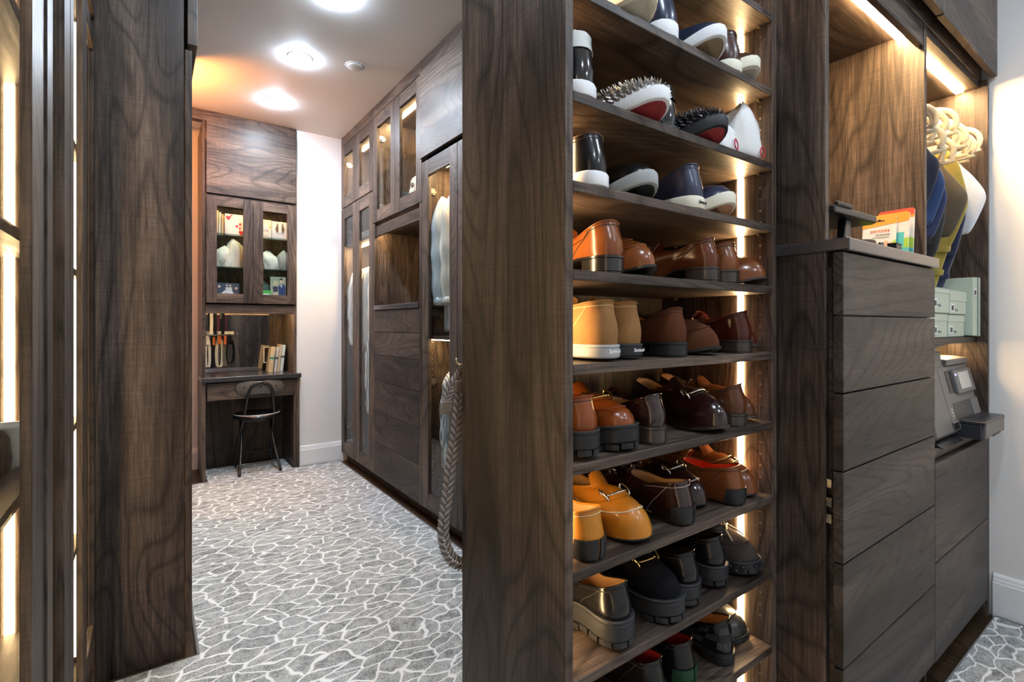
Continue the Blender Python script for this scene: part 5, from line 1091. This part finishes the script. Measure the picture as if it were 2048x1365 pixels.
bx('side_pocket', -.137, -.125, -.035, .035, .03, .11, HB, T, .004, world=False); bx('clasp', -.141, -.128, -.02, .02, .125, .14, CHR, T, .002, world=False)
MB().tube(spline([(-.08, 0, .195), (-.07, 0, .27), (0, 0, .30), (.07, 0, .27), (.08, 0, .195)], 18), .006, 8).build('handle', HB, T, True, world=False)
T = thing('blue_folder', 'pale blue folder leaning in the drawer tower cupboard', 'folder', (1.40, 3.13, 1.8635), rot=(.12, 0, 0)); MB().box(-.07, .07, 0, .006, 0, .16).build('cover', pm('pale blue card', (.22, .42, .60), .5), T, world=False, bevel=.001); MB().box(-.066, .066, .006, .012, .002, .156).build('papers', WHT, T, world=False)
# nearer wardrobe: pale garment bag above, shirts below
T = shirt('pale blue grey long coat in a garment cover behind the near glass door', 2.575, 1.915, 1.10, fab('pale satin', (.46, .52, .56), .35, .1, .06), x0=1.345, w_=.46, th=.075, seed=21, name='coat')
shirt('ivory satin jacket hanging beside the pale blue coat', 2.455, 1.915, 1.10, fab('ivory satin', (.62, .58, .50), .4, .1, .06), x0=1.34, w_=.46, th=.06, seed=22, name='jacket')
shirt('pale silver jacket behind the stile of the near glass door', 2.34, 1.915, 1.14, fab('silver satin', (.50, .53, .56), .4), x0=1.345, th=.06, seed=23, name='jacket')
shirt('black and white striped shirt hanging in the lower near wardrobe', 2.50, .925, .42, STR, x0=1.36, th=.05, seed=24, group='clothes on the lower near rail')
shirt('grey blue shirt beside the striped one in the lower near wardrobe', 2.42, .925, .45, fab('grey blue', (.20, .24, .27)), x0=1.35, th=.05, seed=25, group='clothes on the lower near rail')
# ------------------------------------------------------------------ things behind the left glass doors
soft_bag('dark brown leather pouch on the left cupboard shelf', XG-.10, 1.30, .861, .06, .08, .10, leather('brown pouch', (.05, .028, .018), .5), 31, 'things in the left cupboards', 'leather_pouch', False)
T = thing('white_mug', 'white china cup low on the left cupboard shelf', 'cup', (XG-.09, 1.37, .861)); MB().lathe([(.03, 0), (.036, .01), (.040, .08), (.041, .085), (.036, .084), (.032, .012), (.004, .01)], n=24).build('cup', TRIM, T, True, world=False); MB().tube(spline([(0, -.039, .065), (0, -.062, .060), (0, -.064, .035), (0, -.038, .025)], 12), .004, 8).build('handle', TRIM, T, True, world=False)
T = thing('teal_box', 'pale teal box at the bottom of the left cupboard', 'box', (XG-.13, 1.12, .101)); MB().box(-.06, .06, -.09, .09, 0, .07).build('base', pm('pale teal card', (.42, .58, .55), .6), T, bevel=.002, world=False); MB().box(-.062, .062, -.092, .092, .045, .075).build('lid', pm('pale teal card', (.42, .58, .55), .6), T, bevel=.002, world=False)
soft_bag('grey folded knitwear on the second shelf of the left cupboard', XG-.30, 1.00, 1.301, .20, .28, .09, fab('grey knit', (.30, .29, .28)), 33, 'things in the left cupboards', 'folded_knitwear', False)
soft_bag('beige folded knitwear in the cupboard next to the end panel', XG-.16, 1.75, 1.301, .22, .30, .12, fab('beige knit', (.45, .38, .28)), 34, 'things in the left cupboards', 'folded_knitwear', False)
